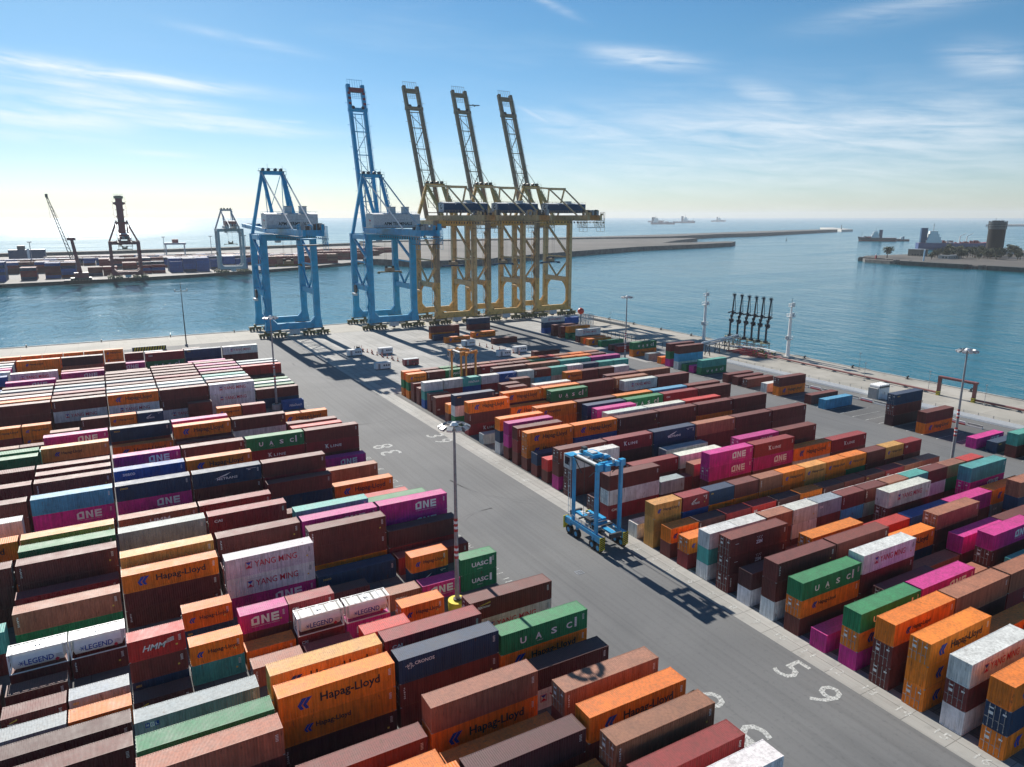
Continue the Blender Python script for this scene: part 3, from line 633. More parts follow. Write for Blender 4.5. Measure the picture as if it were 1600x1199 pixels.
# visible share of each by sampling rays against the other boxes
cA = np.array([b['A'] for b in BOX]); cB = np.array([b['B'] for b in BOX]); cL = np.array([b['L'] for b in BOX]); cz = np.array([b['z'] for b in BOX]); ch = np.array([b['h'] for b in BOX])
lo = np.stack([cA, cB, cz], 1); hi = np.stack([cA + cL, cB + BW, cz + ch], 1); eye = np.array([0, 0, CAMZ])
fx, fy = math.sin(HEAD), math.cos(HEAD)
def project(P):
    d = P - eye; Z = (d[0] * fx + d[1] * fy) * math.cos(PITCH) - d[2] * math.sin(PITCH)
    X = d[0] * fy - d[1] * fx; Y = (d[0] * fx + d[1] * fy) * math.sin(PITCH) + d[2] * math.cos(PITCH)
    return (800 + FPX * X / Z, 599.5 - FPX * Y / Z) if Z > 1 else (-1e5, 0)
for i, b in enumerate(BOX):
    pts = []
    for fx_ in (.1, .3, .5, .7, .9):
        for fz in (.15, .5, .85): pts.append((b['A'] + fx_ * b['L'], b['B'] - .01, b['z'] + fz * b['h']))
        for fyy in (.2, .8): pts.append((b['A'] + fx_ * b['L'], b['B'] + fyy * BW, b['z'] + b['h'] + .01))
    for fz in (.2, .8):
        for fyy in (.25, .75): pts.append((b['A'] - .01, b['B'] + fyy * BW, b['z'] + fz * b['h']))
    P_ = np.array(pts); D = P_ - eye; vis = 0
    inv = 1 / np.where(abs(D) < 1e-9, 1e-9, D)
    t1 = (lo[None] - eye) * inv[:, None]; t2 = (hi[None] - eye) * inv[:, None]
    tn = np.minimum(t1, t2).max(2); tf = np.maximum(t1, t2).min(2)
    blocked = ((tn < tf) & (tf > 0) & (tn < .9995)); blocked[:, i] = False
    ok = ~blocked.any(1)
    for j, p in enumerate(P_):
        if ok[j]:
            u, v = project(p)
            if -5 < u < 1605 and -5 < v < 1204: vis += 1
    dist = np.linalg.norm(P_[7] - eye); b['px'] = vis / len(pts) * b['L'] * b['h'] * (FPX / dist) ** 2; b['vis'] = vis; b['dist'] = dist
order = sorted(range(len(BOX)), key=lambda i: -BOX[i]['px'])
indiv = set(i for i in order[:300] if BOX[i]['vis'] > 0)
for r_, i in enumerate(order): BOX[i]['rank'] = r_
print('containers', len(BOX), 'visible', sum(1 for b in BOX if b['vis'] > 0), 'individual', len(indiv))
ORD = ['first', 'second', 'third', 'fourth', 'fifth', 'sixth', 'seventh', 'eighth', 'ninth', 'tenth', 'eleventh', 'twelfth', 'thirteenth']
def ordn(i): return ORD[i] if i < len(ORD) else str(i + 1) + 'th'
rows = {y: sorted(set(b['row'] for b in BOX if b['yard'] == y and b['vis'] > 0)) for y in ('left', 'right', 'strip', 'apron')}
def lab(b):
    r = rows[b['yard']].index(b['row']) if b['row'] in rows[b['yard']] else 0
    same = sorted(set(round(q['A'], 1) for q in BOX if q['yard'] == b['yard'] and q['row'] == b['row'] and any(z['vis'] > 0 for z in BOX if z['si'] == q['si'])))
    if b['yard'] == 'left': same = same[::-1]
    c = same.index(round(b['A'], 1)) if round(b['A'], 1) in same else 0
    tier = 'single' if b['n'] == 1 else ('top' if b['k'] == b['n'] - 1 else 'bottom' if b['k'] == 0 else 'middle')
    col = CNAME[b['c']] if b['t'] != 'L' else 'white tank'
    if b['yard'] in ('left', 'right'):
        where = f"{ordn(c)} from central road, row {ordn(r)} from front, {b['yard']} yard"
    elif b['yard'] == 'strip': where = f"{ordn(r)} from front in strip by white fence"
    else: where = f"{ordn(r)} nearest on the open crane apron"
    s = f"{tier} {col} container"
    if b['t'] and b['rank'] < 150 and b['yard'] in ('strip', 'apron'): s += ' with ' + TNAME[b['t']]
    return f"{s}, {where}" if b['yard'] in ('left', 'right') else f"{s}, {where}"
rng = random.Random(3)
DOOR_KEYS = {}
for i in sorted(indiv, key=lambda i: BOX[i]['rank']):
    b = BOX[i]; L, h = b['L'], b['h']; e = empty('shipping_container', (b['A'], b['B'], b['z']))
    tag(e, lab(b), 'shipping container', 'shipping containers stacked in the terminal')
    e['label'] = e['label'].strip()
    if b['t'] == 'L':
        e.name = 'tank_container'
        for nme, me in tank_meshes().items(): put(me, nme, e)
        continue
    c = PAL[b['c']]; j = rng.uniform(.86, 1.16); c = tuple(min(1, x * j * rng.uniform(.93, 1.07)) for x in c) + (1,)
    d0 = rng.random() < .42
    if b['rank'] < 170:
        o = put(cmesh(L, h, d0, 'body'), 'side_walls', e); o.color = c
        if b['k'] == b['n'] - 1: o = put(cmesh(L, h, d0, 'roof'), 'roof', e); o.color = c
        o = put(cmesh(L, h, d0, 'doors'), 'doors', e); o.color = c
        put(cmesh(L, h, d0, 'rods'), 'lock_rods', o)
    else:
        o = put(cmesh(L, h, d0, 'all'), 'body', e); o.color = c
    if b['t'] or b['rank'] < 170:
        for n_, me_ in letters(L, h, b['t']).items():
            if n_ != 'markings' or b['rank'] < 170: put(me_, n_, e)
# all remaining containers as one object: plain corrugated-by-bump boxes with painted letters on the visible ones
vs, fs, cols = [], [], []
def rawbox(x0, x1, y0, y1, z0, z1, c):
    o = len(vs); vs.extend([(x, y, z) for z in (z0, z1) for y in (y0, y1) for x in (x0, x1)])
    for f in ((0, 2, 3, 1), (4, 5, 7, 6), (0, 1, 5, 4), (2, 6, 7, 3), (0, 4, 6, 2), (1, 3, 7, 5)):
        fs.append(tuple(q + o for q in f)); cols.append(c)
extra = MB()
for i, b in enumerate(BOX):
    if i in indiv: continue
    c = PAL[b['c']]; j = rng.uniform(.84, 1.15); c = tuple(x * j for x in c)
    rawbox(b['A'], b['A'] + b['L'], b['B'], b['B'] + BW, b['z'] + .02, b['z'] + b['h'] - .02, c)
    if b['vis'] > 0 and b['t'] and b['t'] != 'L':
        for n_, me in letters(b['L'], b['h'], b['t']).items():
            if n_ == 'markings': continue
            o = len(extra.v); extra.v += [(v.co.x + b['A'], b['B'] - .012, v.co.z + b['z']) for v in me.vertices]
            for p in me.polygons: extra.f.append(tuple(q + o for q in p.vertices)); extra.m.append(extra.mi(me.materials[p.material_index]))
# the blocks of stacks on the dock across the water
rd = random.Random(11)
def farblock(x, y, nx, ny, nz, pal, ang=0, L=12.2):
    for i in range(nx):
        for j in range(ny):
            n_ = max(1, nz - rd.choice((0, 0, 0, 1, 2)))
            for k in range(n_):
                c = PAL[rd.choice(pal)]; q = rd.uniform(.8, 1.1); rawbox(x + i * (L + .5), x + i * (L + .5) + L, y + j * 3, y + j * 3 + 2.44, k * 2.75, k * 2.75 + 2.7, tuple(v * q for v in c))
for (x, y, nx, ny, nz, pal) in ((-110, 770, 3, 9, 6, 'unnu'), (-62, 778, 1, 7, 4, 'runo'), (-44, 790, 2, 8, 5, 'nuub'), (-10, 800, 2, 6, 3, 'nbrb'), (20, 812, 3, 7, 4, 'brun'), (62, 815, 3, 9, 5, 'unuu'), (104, 838, 3, 8, 5, 'uunu'),
                               (-120, 870, 8, 9, 4, 'nubr'), (0, 900, 9, 8, 4, 'bunr'), (120, 905, 8, 9, 4, 'unbr'), (165, 860, 4, 8, 4, 'rbrk'), (205, 885, 4, 7, 4, 'rbrk'), (-130, 980, 12, 8, 3, 'nuub'), (40, 990, 14, 8, 3, 'rbun'), (230, 950, 8, 9, 4, 'rbrb'), (250, 1020, 10, 8, 4, 'rkbr'), (-60, 1090, 20, 6, 2, 'bnur')):
    farblock(x, y, nx, ny, nz, pal)
me = bpy.data.meshes.new('stacked_containers'); me.from_pydata(vs + extra.v, [], fs + [tuple(q + len(vs) for q in f) for f in extra.f])
me.materials.append(PAINT_STUFF)
for m_ in extra.mats: me.materials.append(m_)
at = me.attributes.new('col', 'FLOAT_COLOR', 'FACE'); at.data.foreach_set('color', [q for c in cols for q in (*c, 1)] + [1.] * (4 * len(extra.f)))
me.polygons.foreach_set('material_index', [0] * len(fs) + [m_ + 1 for m_ in extra.m]); me.update()
tag(put(me, 'stacked_containers'), 'the remaining smaller and farther container stacks of both docks', 'shipping containers', kind='stuff')

# ------------------------------------------------------------------ ship-to-shore cranes
def bogie_mesh(m=OLIVE):
    if 'bogie' in _cm: return _cm['bogie']
    mb = MB(); mb.box(-2.6, 2.6, -.45, .45, 1.55, 2.15, OLIVE); mb.box(-.5, .5, -.4, .4, 2.15, 3.3, OLIVE)
    for x in (-1.9, -.65, .65, 1.9):
        mb.cyl((x, -.3, .45), (x, .3, .45), .42, DARKSTEEL, 12); mb.box(x - .5, x + .5, -.38, .38, .75, 1.3, OLIVE)
    for x in (-1.28, 1.28): mb.box(x - .95, x + .95, -.36, .36, 1.1, 1.55, OLIVE)
    mb.box(2.6, 3.0, -.2, .2, .6, 1.1, YEL)
    _cm['bogie'] = mb.mesh('bogie'); return _cm['bogie']
def sts(cx, yF, gauge, w, zg, zA, c, c2, kind, label, hs, hy0, hy1, hw, hz0, hz1, yend, boom, yap=None, lg=2.1, stairs=True, group='quay cranes along the far edge of the terminal', name='gantry_crane', hcol=None, spz=31, legc=None):
    E_ = empty(name, (cx, yF, 0)); tag(E_, label, 'gantry crane', group); yB = gauge; yap = gauge if yap is None else yap
    legc = legc or c
    def part(nm, mb, par=None): return mb.build(nm, par or E_)
    for i, (x, y) in enumerate(((-w, 0), (w, 0), (-w, yB), (w, yB))):
        mb = MB(); cc = legc[i] if isinstance(legc, (list, tuple)) else legc
        mb.bar((x, y, 3.4), (x, y, 9), lg * 1.55, lg * .8, cc, lg, lg * .8) if kind == 'blue' else mb.bar((x, y, 3.4), (x, y, 9), lg, lg * .85, c)
        mb.bar((x, y, 9), (x, y, 22), lg, lg * .8, c if kind != 'blue' else cc); mb.bar((x, y, 22), (x, y, zg + .5), lg, lg * .8, cc)
        part('leg', mb)
    for y in (0, yB):
        q = MB(); q.box(-w + lg * .5, w - lg * .5, y - .8, y + .8, 3.5, 6.4, c)
        for s in (-1, 1):
            for k in range(4): q.box(min(s * (w - lg * .5), s * (w - lg * .5 - 1.9 + k * .5)), max(s * (w - lg * .5), s * (w - lg * .5 - 1.9 + k * .5)), y - .78, y + .78, 6.4 + k * .55, 6.95 + k * .55, c)
        part('sill_beam', q)
    for x in (-w, w):
        mb = MB(); mb.box(x - .8, x + .8, .8, yB - .8, 19, 21.6, c2)
        if kind == 'ochre':
            for y, s in ((.8, 1), (yB - .8, -1)):
                for k in range(5): mb.bar((x, y + s * k * .9, 19 - 3.8 * (1 - k / 5) ** 2 * 1.3), (x, y + s * (k + 1) * .9, 19.2 - 3.8 * (1 - (k + 1) / 5) ** 2 * 1.3), 1.3, 1.6, c)
        part('portal_beam', mb)
        mb = MB(); mb.bar((x, yB / 2, 21.4), (x, .8, 31), .8, .8, c2); part('brace', mb)
        mb = MB(); mb.bar((x, yB / 2, 21.4), (x, yB - .8, 31), .8, .8, c2); part('brace', mb)
        mb = MB(); mb.bar((x, .8, 33), (x, yB - .8, 33), .7, .7, c2); part('tie_beam', mb)
        mb = MB(); mb.bar((x, .8, 34), (x, yB - .8, zg - 1.5), 1.0, 1.0, c2); part('brace', mb)
        mb = MB(); mb.box(x - .9, x + .9, .8, yB - .8, zg - 2.2, zg + .1, c2); part('side_beam', mb)
    for y in (0, yB): part('cross_beam', MB().box(-w + lg * .5, w - lg * .5, y - .9, y + .9, zg - 2.4, zg + .4, c))
    for x in (-3.8, 3.8): part('girder', MB().box(x - .65, x + .65, yend, yB + 3, zg + .45, zg + 3.0, c2))
    mb = MB()
    for k in range(int((yB + 3 - yend) / 3)):
        y = yend + k * 3
        for x in (-5.9, 5.9): mb.bar((x, y, zg + .4), (x, y, zg + 1.6), .08, .08, c2)
        for x in (-1, 1): mb.bar((x * 4.4, y + .5, zg + .3), (x * 6.0, y + .5, zg + .3), .1, .1, c2); mb.bar((x * 5.9, y + .5, zg - .2), (x * 5.9, y + .5, zg - 1.1), .25, .4, DARKSTEEL)
    for x in (-5.9, 5.9): mb.bar((x, yend, zg + 1.6), (x, yB + 3, zg + 1.6), .08, .08, c2); mb.bar((x, yend, zg + 1.0), (x, yB + 3, zg + 1.0), .06, .06, c2)
    for x in (-5.3, 5.3): mb.box(x - .55, x + .55, yend, yB + 3, zg + .35, zg + .42, DARKSTEEL)
    part('walkway', mb)
    # service platforms below the landward end
    mb = MB(); r = random.Random(int(cx))
    y0 = yend - 1
    for z in (zg - 3.2, zg - .6): mb.box(-5.5, 5.5, y0, y0 + 9, z, z + .15, DARKSTEEL if z < zg - 1 else c2)
    for k in range(8):
        for x in (-5.4, 5.4): mb.bar((x, y0 + k * 1.25, zg - 3.2), (x, y0 + k * 1.25, zg + 4.5 if k < 4 else zg + .4), .16, .16, c2)
    for x in (-5.4, 5.4):
        for k in range(4): mb.bar((x, y0 + k * 2, zg - 3.2), (x, y0 + k * 2 + 2, zg - .6), .14, .14, c2)
        mb.bar((x, y0, zg + 4.5), (x, y0 + 4, zg + 4.5), .14, .14, c2); mb.bar((x, y0 - 0, zg - 5.2), (x, y0 + 7, zg - 5.2), .12, .12, c2); [mb.bar((x, y0 + q, zg - 5.2), (x, y0 + q, zg - 3.2), .12, .12, c2) for q in (0, 3.5, 7)]
    for k in range(34): x = r.uniform(-4.8, 4.2); y = y0 + r.uniform(0, 11); mb.box(x, x + r.uniform(.5, 1.6), y, y + r.uniform(.5, 1.5), zg + 3.0, zg + 3 + r.uniform(.5, 2.8), r.choice((c2, DARKSTEEL, STEEL)))
    part('service_platform', mb)
    # machinery house
    h = MB(); hc = hcol; h.box(-hw, hw, hy0, hy1, hz0, hz1, hc)
    hm = part('machinery_house', h)
    hym = (hy0 + hy1) / 2; rf = MB(); rf.add([(-hw - .2, hy0 - .2, hz1 + .01), (hw + .2, hy0 - .2, hz1 + .01), (hw + .2, hy1 + .2, hz1 + .01), (-hw - .2, hy1 + .2, hz1 + .01), (-hw - .2, hym, hz1 + .6), (hw + .2, hym, hz1 + .6)], [(0, 1, 5, 4), (2, 3, 4, 5), (0, 4, 3), (1, 2, 5), (0, 3, 2, 1)], LGREY); part('roof', rf, hm)
    rl = MB(); 
    for k in range(int(2 * hw / 2.4) + 1):
        for y in (hy0, hy1): rl.bar((-hw + k * 2.4, y, hz1), (-hw + k * 2.4, y, hz1 + 1.1), .07, .07, c2)
    for y in (hy0, hy1): rl.bar((-hw, y, hz1 + 1.1), (hw, y, hz1 + 1.1), .07, .07, c2)
    rl.box(-hw - 1, hw + 1, hy0 - 1.2, hy1 + 1.2, hz0 - .25, hz0 - .05, DARKSTEEL)
    for k in range(int(2 * hw / 1.6) + 1): rl.bar((-hw - .8 + k * 1.6, hy0 - 1.1, hz0 - .1), (-hw - .8 + k * 1.6, hy0 - 1.1, hz0 + 1.0), .08, .08, c2)
    for z in (.5, 1.0): rl.bar((-hw - 1, hy0 - 1.1, hz0 + z), (hw + 1, hy0 - 1.1, hz0 + z), .07, .07, c2)
    part('handrail', rl, hm)
    lt = MB(); t = MB()
    if kind == 'blue' and hs:
        wd = 2 * hw; text_mb(lt, 'APM TERMINALS', -hw + .22 * wd, -hw + .82 * wd, hz0 + 1.1, hz0 + 2.6, INK, y=hy0 - .03, off=.03)
        text_mb(lt, 'Lifting Global Trade', -hw + .46 * wd, -hw + .72 * wd, hz0 + 3.4, hz0 + 3.9, STEEL, y=hy0 - .03)
        cy = (hy0 + hy1) / 2; lt.add([(-hw - .03, cy + 1.6, hz0 + 3.9), (-hw - .03, cy - 2.2, hz0 + 3.4), (-hw - .03, cy - .6, hz0 + 2.6)], [(0, 1, 2)], REDINK); lt.add([(-hw - .03, cy + .8, hz0 + 2.4), (-hw - .03, cy - 1.6, hz0 + 2.2), (-hw - .03, cy - .2, hz0 + 1.0)], [(0, 1, 2)], STEEL)
        for f0 in (.48, .77): q = MB(); xx = -hw + f0 * wd; q.box(xx - 1.45, xx + 1.45, cy - 1.5, cy + 1.5, hz1 + .55, hz1 + 3.3, LGREY); q.box(xx - 1.6, xx + 1.6, cy - 1.7, cy + 1.7, hz1 + 3.3, hz1 + 3.6, STEEL); part('air_handler', q, hm)
        part('lettering', lt, hm)
    elif kind == 'ochre':
        cy = (hy0 + hy1) / 2; lt.add([(-hw - .03, cy + 3.1, hz0 + .3), (-hw - .03, cy - 3.1, hz0 + .3), (-hw - .03, cy - 3.1, hz1 - .2), (-hw - .03, cy + 3.1, hz1 - .2)], [(0, 1, 2, 3)], LGREY)
        ctr = (cy, hz0 + 2.7)
        for k in range(10):
            a0, a1 = 1.1 + k * .5, 1.1 + (k + 1) * .5; r0, r1 = .55, 1.2
            lt.add([(-hw - .06, ctr[0] - math.cos(a) * rr, ctr[1] + math.sin(a) * rr) for a, rr in ((a0, r0), (a0, r1), (a1, r1), (a1, r0))], [(0, 1, 2, 3)], INK)
        t = MB(); text_mb(t, 'TCB', 0, 3.2, 0, .6, BLUEINK, off=.03); lt.add([(-hw - .06, cy + 1.6 - a, hz0 + .5 + b) for a, _, b in t.v], t.f, BLUEINK)
        q = MB(); q.bar((-hw * .5, hy0 - .4, hz1 - .6), (-hw * .5, hy0 - .8, hz1 + .3), .3, .3, WHITE); q.box(-1.5 + hw * .2, 2 + hw * .2, cy - 1, cy + 1, hz1 + .5, hz1 + 1.6, LGREY); part('air_handler', q, hm)
        part('logo', lt, hm)
    # apex frame and stays
    part('apex_beam', MB().box(-5.6, 5.6, yap - .9, yap + .9, zA - 1.1, zA + .6, c))
    q = MB()
    for x in (-4.2, -1.6, 1.6, 4.2): q.cyl((x, yap - .9, zA + 1.3), (x, yap + .9, zA + 1.3), .75, DARKSTEEL, 12)
    for k in range(6): q.bar((-6.4 + k * 2.56, yap - 1.4, zA - .1), (-6.4 + k * 2.56, yap - 1.4, zA + 1.8), .1, .1, c2)
    q.bar((-6.4, yap - 1.4, zA + 1.7), (6.4, yap - 1.4, zA + 1.7), .1, .1, c2); q.box(-6.6, 6.6, yap - 1.5, yap + 1.5, zA + .62, zA + .7, DARKSTEEL); q.bar((-2, yap, zA + .6), (-2, yap, zA + 4), .12, .12, STEEL); q.bar((5, yap, zA + .6), (5, yap, zA + 3.4), .1, .1, STEEL)
    part('sheave_platform', q)
    ap = 1.45
    for sx in (-1, 1):
        part('apex_leg', MB().bar((sx * 4.8, yap, zA - .6), (sx * w, yB, zg + .4), ap, ap, c)); part('apex_leg', MB().bar((sx * 4.6, yap - .4, zA - .6), (sx * 3.8, yap - 18, zg + 3), ap * .9, ap * .9, c))
        if kind == 'ochre':
            part('backstay', MB().bar((sx * 4.8, yap - .8, zA - .2), (sx * 5.0, -3, 70), .55, .55, c2)); part('backstay', MB().bar((sx * 5.0, -3, 70), (sx * 4.2, -29, zg + 3), .6, .6, c2))
            part('rear_post', MB().bar((sx * 5.0, -3, 70), (sx * 3.8, 1.5, zg + 3), .7, .7, c2))
        else:
            part('backstay', MB().bar((sx * 4.9, yap - .8, zA - .2), (sx * 4.4, -29, zg + 3), .5, .5, LGREY)); part('backstay', MB().bar((sx * 4.2, yap - .8, zA - .4), (sx * 3.6, yap - 2, zg + 3), .3, .3, c2))
    if kind == 'ochre': part('rear_crossbeam', MB().box(-5.6, 5.6, -3.5, -2.5, 69.4, 70.6, c2))
    # access ladder zigzag on the apex leg
    q = MB()
    for k in range(9):
        f0 = k / 9; z = zA - 1 - (zA - zg - 4) * f0; y = yap - 1.5 - 15 * f0; q.box(4.6, 6.4, y - 1, y + .6, z, z + .1, c2); q.bar((6.3, y - 1, z + 1), (6.3, y + .6, z + 1), .07, .07, c2); q.bar((6.3, y - 1, z), (6.3, y - 1, z + 1), .07, .07, c2)
        q.bar((5.5, y - 1, z), (5.5, y - 2.3, z - 2.2), .5, .08, c2)
    part('ladder', q)
    # boom
    if boom:
        (dy, tz) = boom; hinge = Vector((0, yB + 2.5, zg + 1.6)); tip = Vector((0, yB + 2.5 + dy, tz)); d = (tip - hinge); Lb = d.length; d.normalize(); nrm = Vector((1, 0, 0)).cross(d)
        P = lambda x, t, o=0: tuple(hinge + d * (t * Lb) + Vector((x, 0, 0)) + nrm * o)
        B_ = MB(); hx = 3.9
        bm = (CGRIME if kind == 'ochre' else c)
        for x in ((0,) if kind == 'far' else (-hx, hx)): B_.bar(P(x, 0), P(x, 1), 5.6 if kind == 'far' else 1.75, 3 if kind == 'far' else 2.0, bm)
        bo = part('boom', B_)
        q = MB(); segs = [0.04, .2, .36, .52, .68, .80]
        for i, t in enumerate(segs):
            q.bar(P(-hx, t), P(hx, t), .45, .45, bm)
            if i < len(segs) - 1: q.bar(P(-hx if i % 2 else hx, t), P(hx if i % 2 else -hx, segs[i + 1]), .35, .35, bm)
        for k in range(22): t = .08 + k * .033; q.bar(P(-1.6, t, -.4), P(1.9, t, -.4), .09, .09, DARKSTEEL); 
        q.bar(P(-1.6, .08, -.4), P(-1.6, .80, -.4), .16, .5, DARKSTEEL); q.bar(P(1.9, .08, -.4), P(1.9, .80, -.4), .12, .3, DARKSTEEL)
        part('boom_bracing', q, bo)
        q = MB()
        for x in (-hx - 1.4, hx + 1.4):
            for k in range(24): t = .03 + k * .04; s = 1 if x > 0 else -1; q.bar(P(x - s * .7, t, .7), P(x, t, .7), .1, .1, bm)
            q.bar(P(x, .03, .7), P(x, .96, .7), .12, .12, bm)
            for k in range(6): t = .12 + k * .15; s = 1 if x > 0 else -1; q.bar(P(x, t, .5), P(x + s * 1.3, t, .9), .14, .14, bm)
        part('walkway', q, bo)
        q = MB(); q.bar(P(-hx - 1.1, .83), P(hx + 1.1, .83), 2.4, 1.9, bm); 
        for x in (-2.6, 2.6): q.cyl(P(x, .84, -1.4), P(x, .84, 1.4), .9, DARKSTEEL, 12)
        part('sheave_beam', q, bo)
        tipm = DRED if kind == 'blue' else CGRIME
        q = MB(); q.bar(P(-hx, .965), P(hx, .965), 3.6, 2.0, tipm)
        for k in range(7): q.bar(P(-hx + k * 1.3, .98), P(-hx + k * 1.3, 1.04), .12, .12, bm)
        q.bar(P(-hx, 1.035), P(hx, 1.035), .12, .12, bm); 
        for k in range(4): q.bar(P(-hx, .91 + k * .012), P(hx, .91 + k * .012), .12, .12, bm)
        for k in range(6): q.bar(P(-hx + 1 + k * 1.1, .905), P(-hx + 1 + k * 1.1, .95), .1, .1, bm)
        if kind == 'blue':
            for k in range(3):
                for x in (-hx, hx): q.bar(P(x, .86 + k * .035), P(x, .877 + k * .035), 1.45, 2.1, DRED)
        part('boom_tip', q, bo)
        if tz > zA:
            for x in (-4.4, 4.4): part('forestay', MB().bar((x, yap, zA + .4), P(x * .8, .45, -1.2), .22, .22, c2))
        else:
            for x in (-4.4, 4.4): part('forestay', MB().bar((x, yap, zA + .4), P(x * .85, .62, 1), .25, .25, c2))
    # trolley, cab, spreader
    q = MB(); q.box(-4.6, 4.6, 0.5, 6.5, zg - .9, zg + .3, c2); q.box(-2.5, 2.8, 1.5, 5.2, zg - 2.4, zg - .9, CGRIME if kind == 'ochre' else DARKSTEEL); q.box(-5, 5, 6.5, 6.7, zg - .9, zg + .9, c2)
    tr = part('trolley', q)
    q = MB(); q.box(-4.2, -1.8, 7.2, 9.6, zg - 3.6, zg - 1.0, hc if kind == 'blue' else CGRIME); q.box(-4.25, -1.75, 9.3, 9.65, zg - 3.4, zg - 1.9, GLASS); part('operator_cab', q, tr)
    q = MB(); q.box(-6.1, 6.1, 2.4, 3.6, spz, spz + .6, NAVY if kind == 'ochre' else OLIVE)
    for x in (-5.8, 5.8): q.box(x - .25, x + .25, 1.5, 4.6, spz - .5, spz + .1, NAVY if kind == 'ochre' else OLIVE)
    q.box(-2.2, 2.2, 1.8, 4.2, spz + .6, spz + 2.2, CGRIME); [q.cyl((x, 3, spz + 2.2), (x, 3, spz + 3.2), .7, DARKSTEEL, 10) for x in (-1.8, 1.8)]
    sp2 = part('spreader', q)
    q = MB()
    for x in (-1.9, 1.9):
        for y in (2, 4): q.bar((x, y, spz + 2.5), (x, y, zg - .9), .07, .07, DARKSTEEL)
    part('hoist_rope', q, sp2)
    if stairs:
        q = MB(); x = -w - 1.5
        for k in range(12):
            z = 4 + k * 3.6; s = 1 if k % 2 else -1; q.bar((x, -1.6 * s, z), (x, 1.6 * s, z + 3.5), .7, .1, c2); q.box(x - .5, x + .5, s * 1.7 - .5, s * 1.7 + .5, z + 3.5, z + 3.6, c2)
            q.bar((x - .5, -1.6 * s, z + 1), (x - .5, 1.6 * s, z + 4.5), .07, .07, c2)
        for yy in (-2.1, 2.1): q.bar((x - .5, yy, 3), (x - .5, yy, 48), .16, .16, c2); q.bar((x + .5, yy, 3), (x + .5, yy, 48), .16, .16, c2)
        part('stair_tower', q)
        q = MB(); q.box(w - 1, w + .8, -1.9, -1.2, 5, zg, c2) if kind == 'ochre' else q.box(-w - .3, -w + .3, -1.3, -1.0, 6, zg, c2); part('cable_tray', q)
    q = MB(); q.cyl((-w - 1.6, yB - 4, 18.8), (-w - .8, yB - 4, 18.8), 2.1, DARKSTEEL if kind == 'blue' else CGRIME, 16); q.box(-w - 2.4, -w - .8, yB - 6, yB - 1, 15.5, 16.6, LGREY if kind == 'blue' else c2); part('cable_reel', q)
    q = MB(); q.box(-2.2, 2.4, -.9, .9, 1.2, 3.4, LGREY); q.box(-.5, .5, -1, 1, .5, 1.2, DARKSTEEL); part('electric_cabinet', q)
    for y in (0, yB):
        for x in (-w - 2.2, -w + 4.4, w - 4.4, w + 2.2): o = put(bogie_mesh(), 'bogie', E_, (x, y, 0)); o.scale = (1.18, 1.5, 1.05)
    q = MB()
    for y in (0, yB):
        for s in (-1, 1): q.box(min(s * (w - 4.6), s * (w + 1.8)), max(s * (w - 4.6), s * (w + 1.8)), y - .4, y + .4, 3.0, 3.6, OLIVE)
    part('equalizer_beam', q)
    return E_
sts(77.2, 346, 25, 11.2, 47, 76, CBLUE, CBLUE, 'blue', 'blue quay crane with its boom lowered over the water, leftmost of the near quay', True, -11, .5, 11.3, 50.4, 56.4, -46, (64, 50.5), hcol=LGREY, spz=33, lg=2.8)
sts(127, 346.5, 25, 11.3, 46.5, 76, CBLUE, CBLUE, 'blue', 'blue quay crane with its boom raised high, between blue and ochre cranes', True, -10, 1.5, 11.8, 50.2, 56.4, -50, (18, 122.5), hcol=LGREY, spz=28, lg=2.8)
for cx, l in ((162, 'ochre quay crane with raised boom and navy house, nearest the blue cranes'), (191.8, 'ochre quay crane with raised boom, middle of the three ochre ones'), (222.2, 'ochre quay crane with raised boom, rightmost, by the quay corner')):
    sts(cx, 346, 25, 10.7, 53, 72, CYEL, COCH, 'ochre', l, False, -13.5, -6.5, 12, 57.4, 61.8, -39, (28.5, 126), hcol=NAVY, spz=30, lg=2.55, legc=[CGRIME, COCH, COCH, COCH])

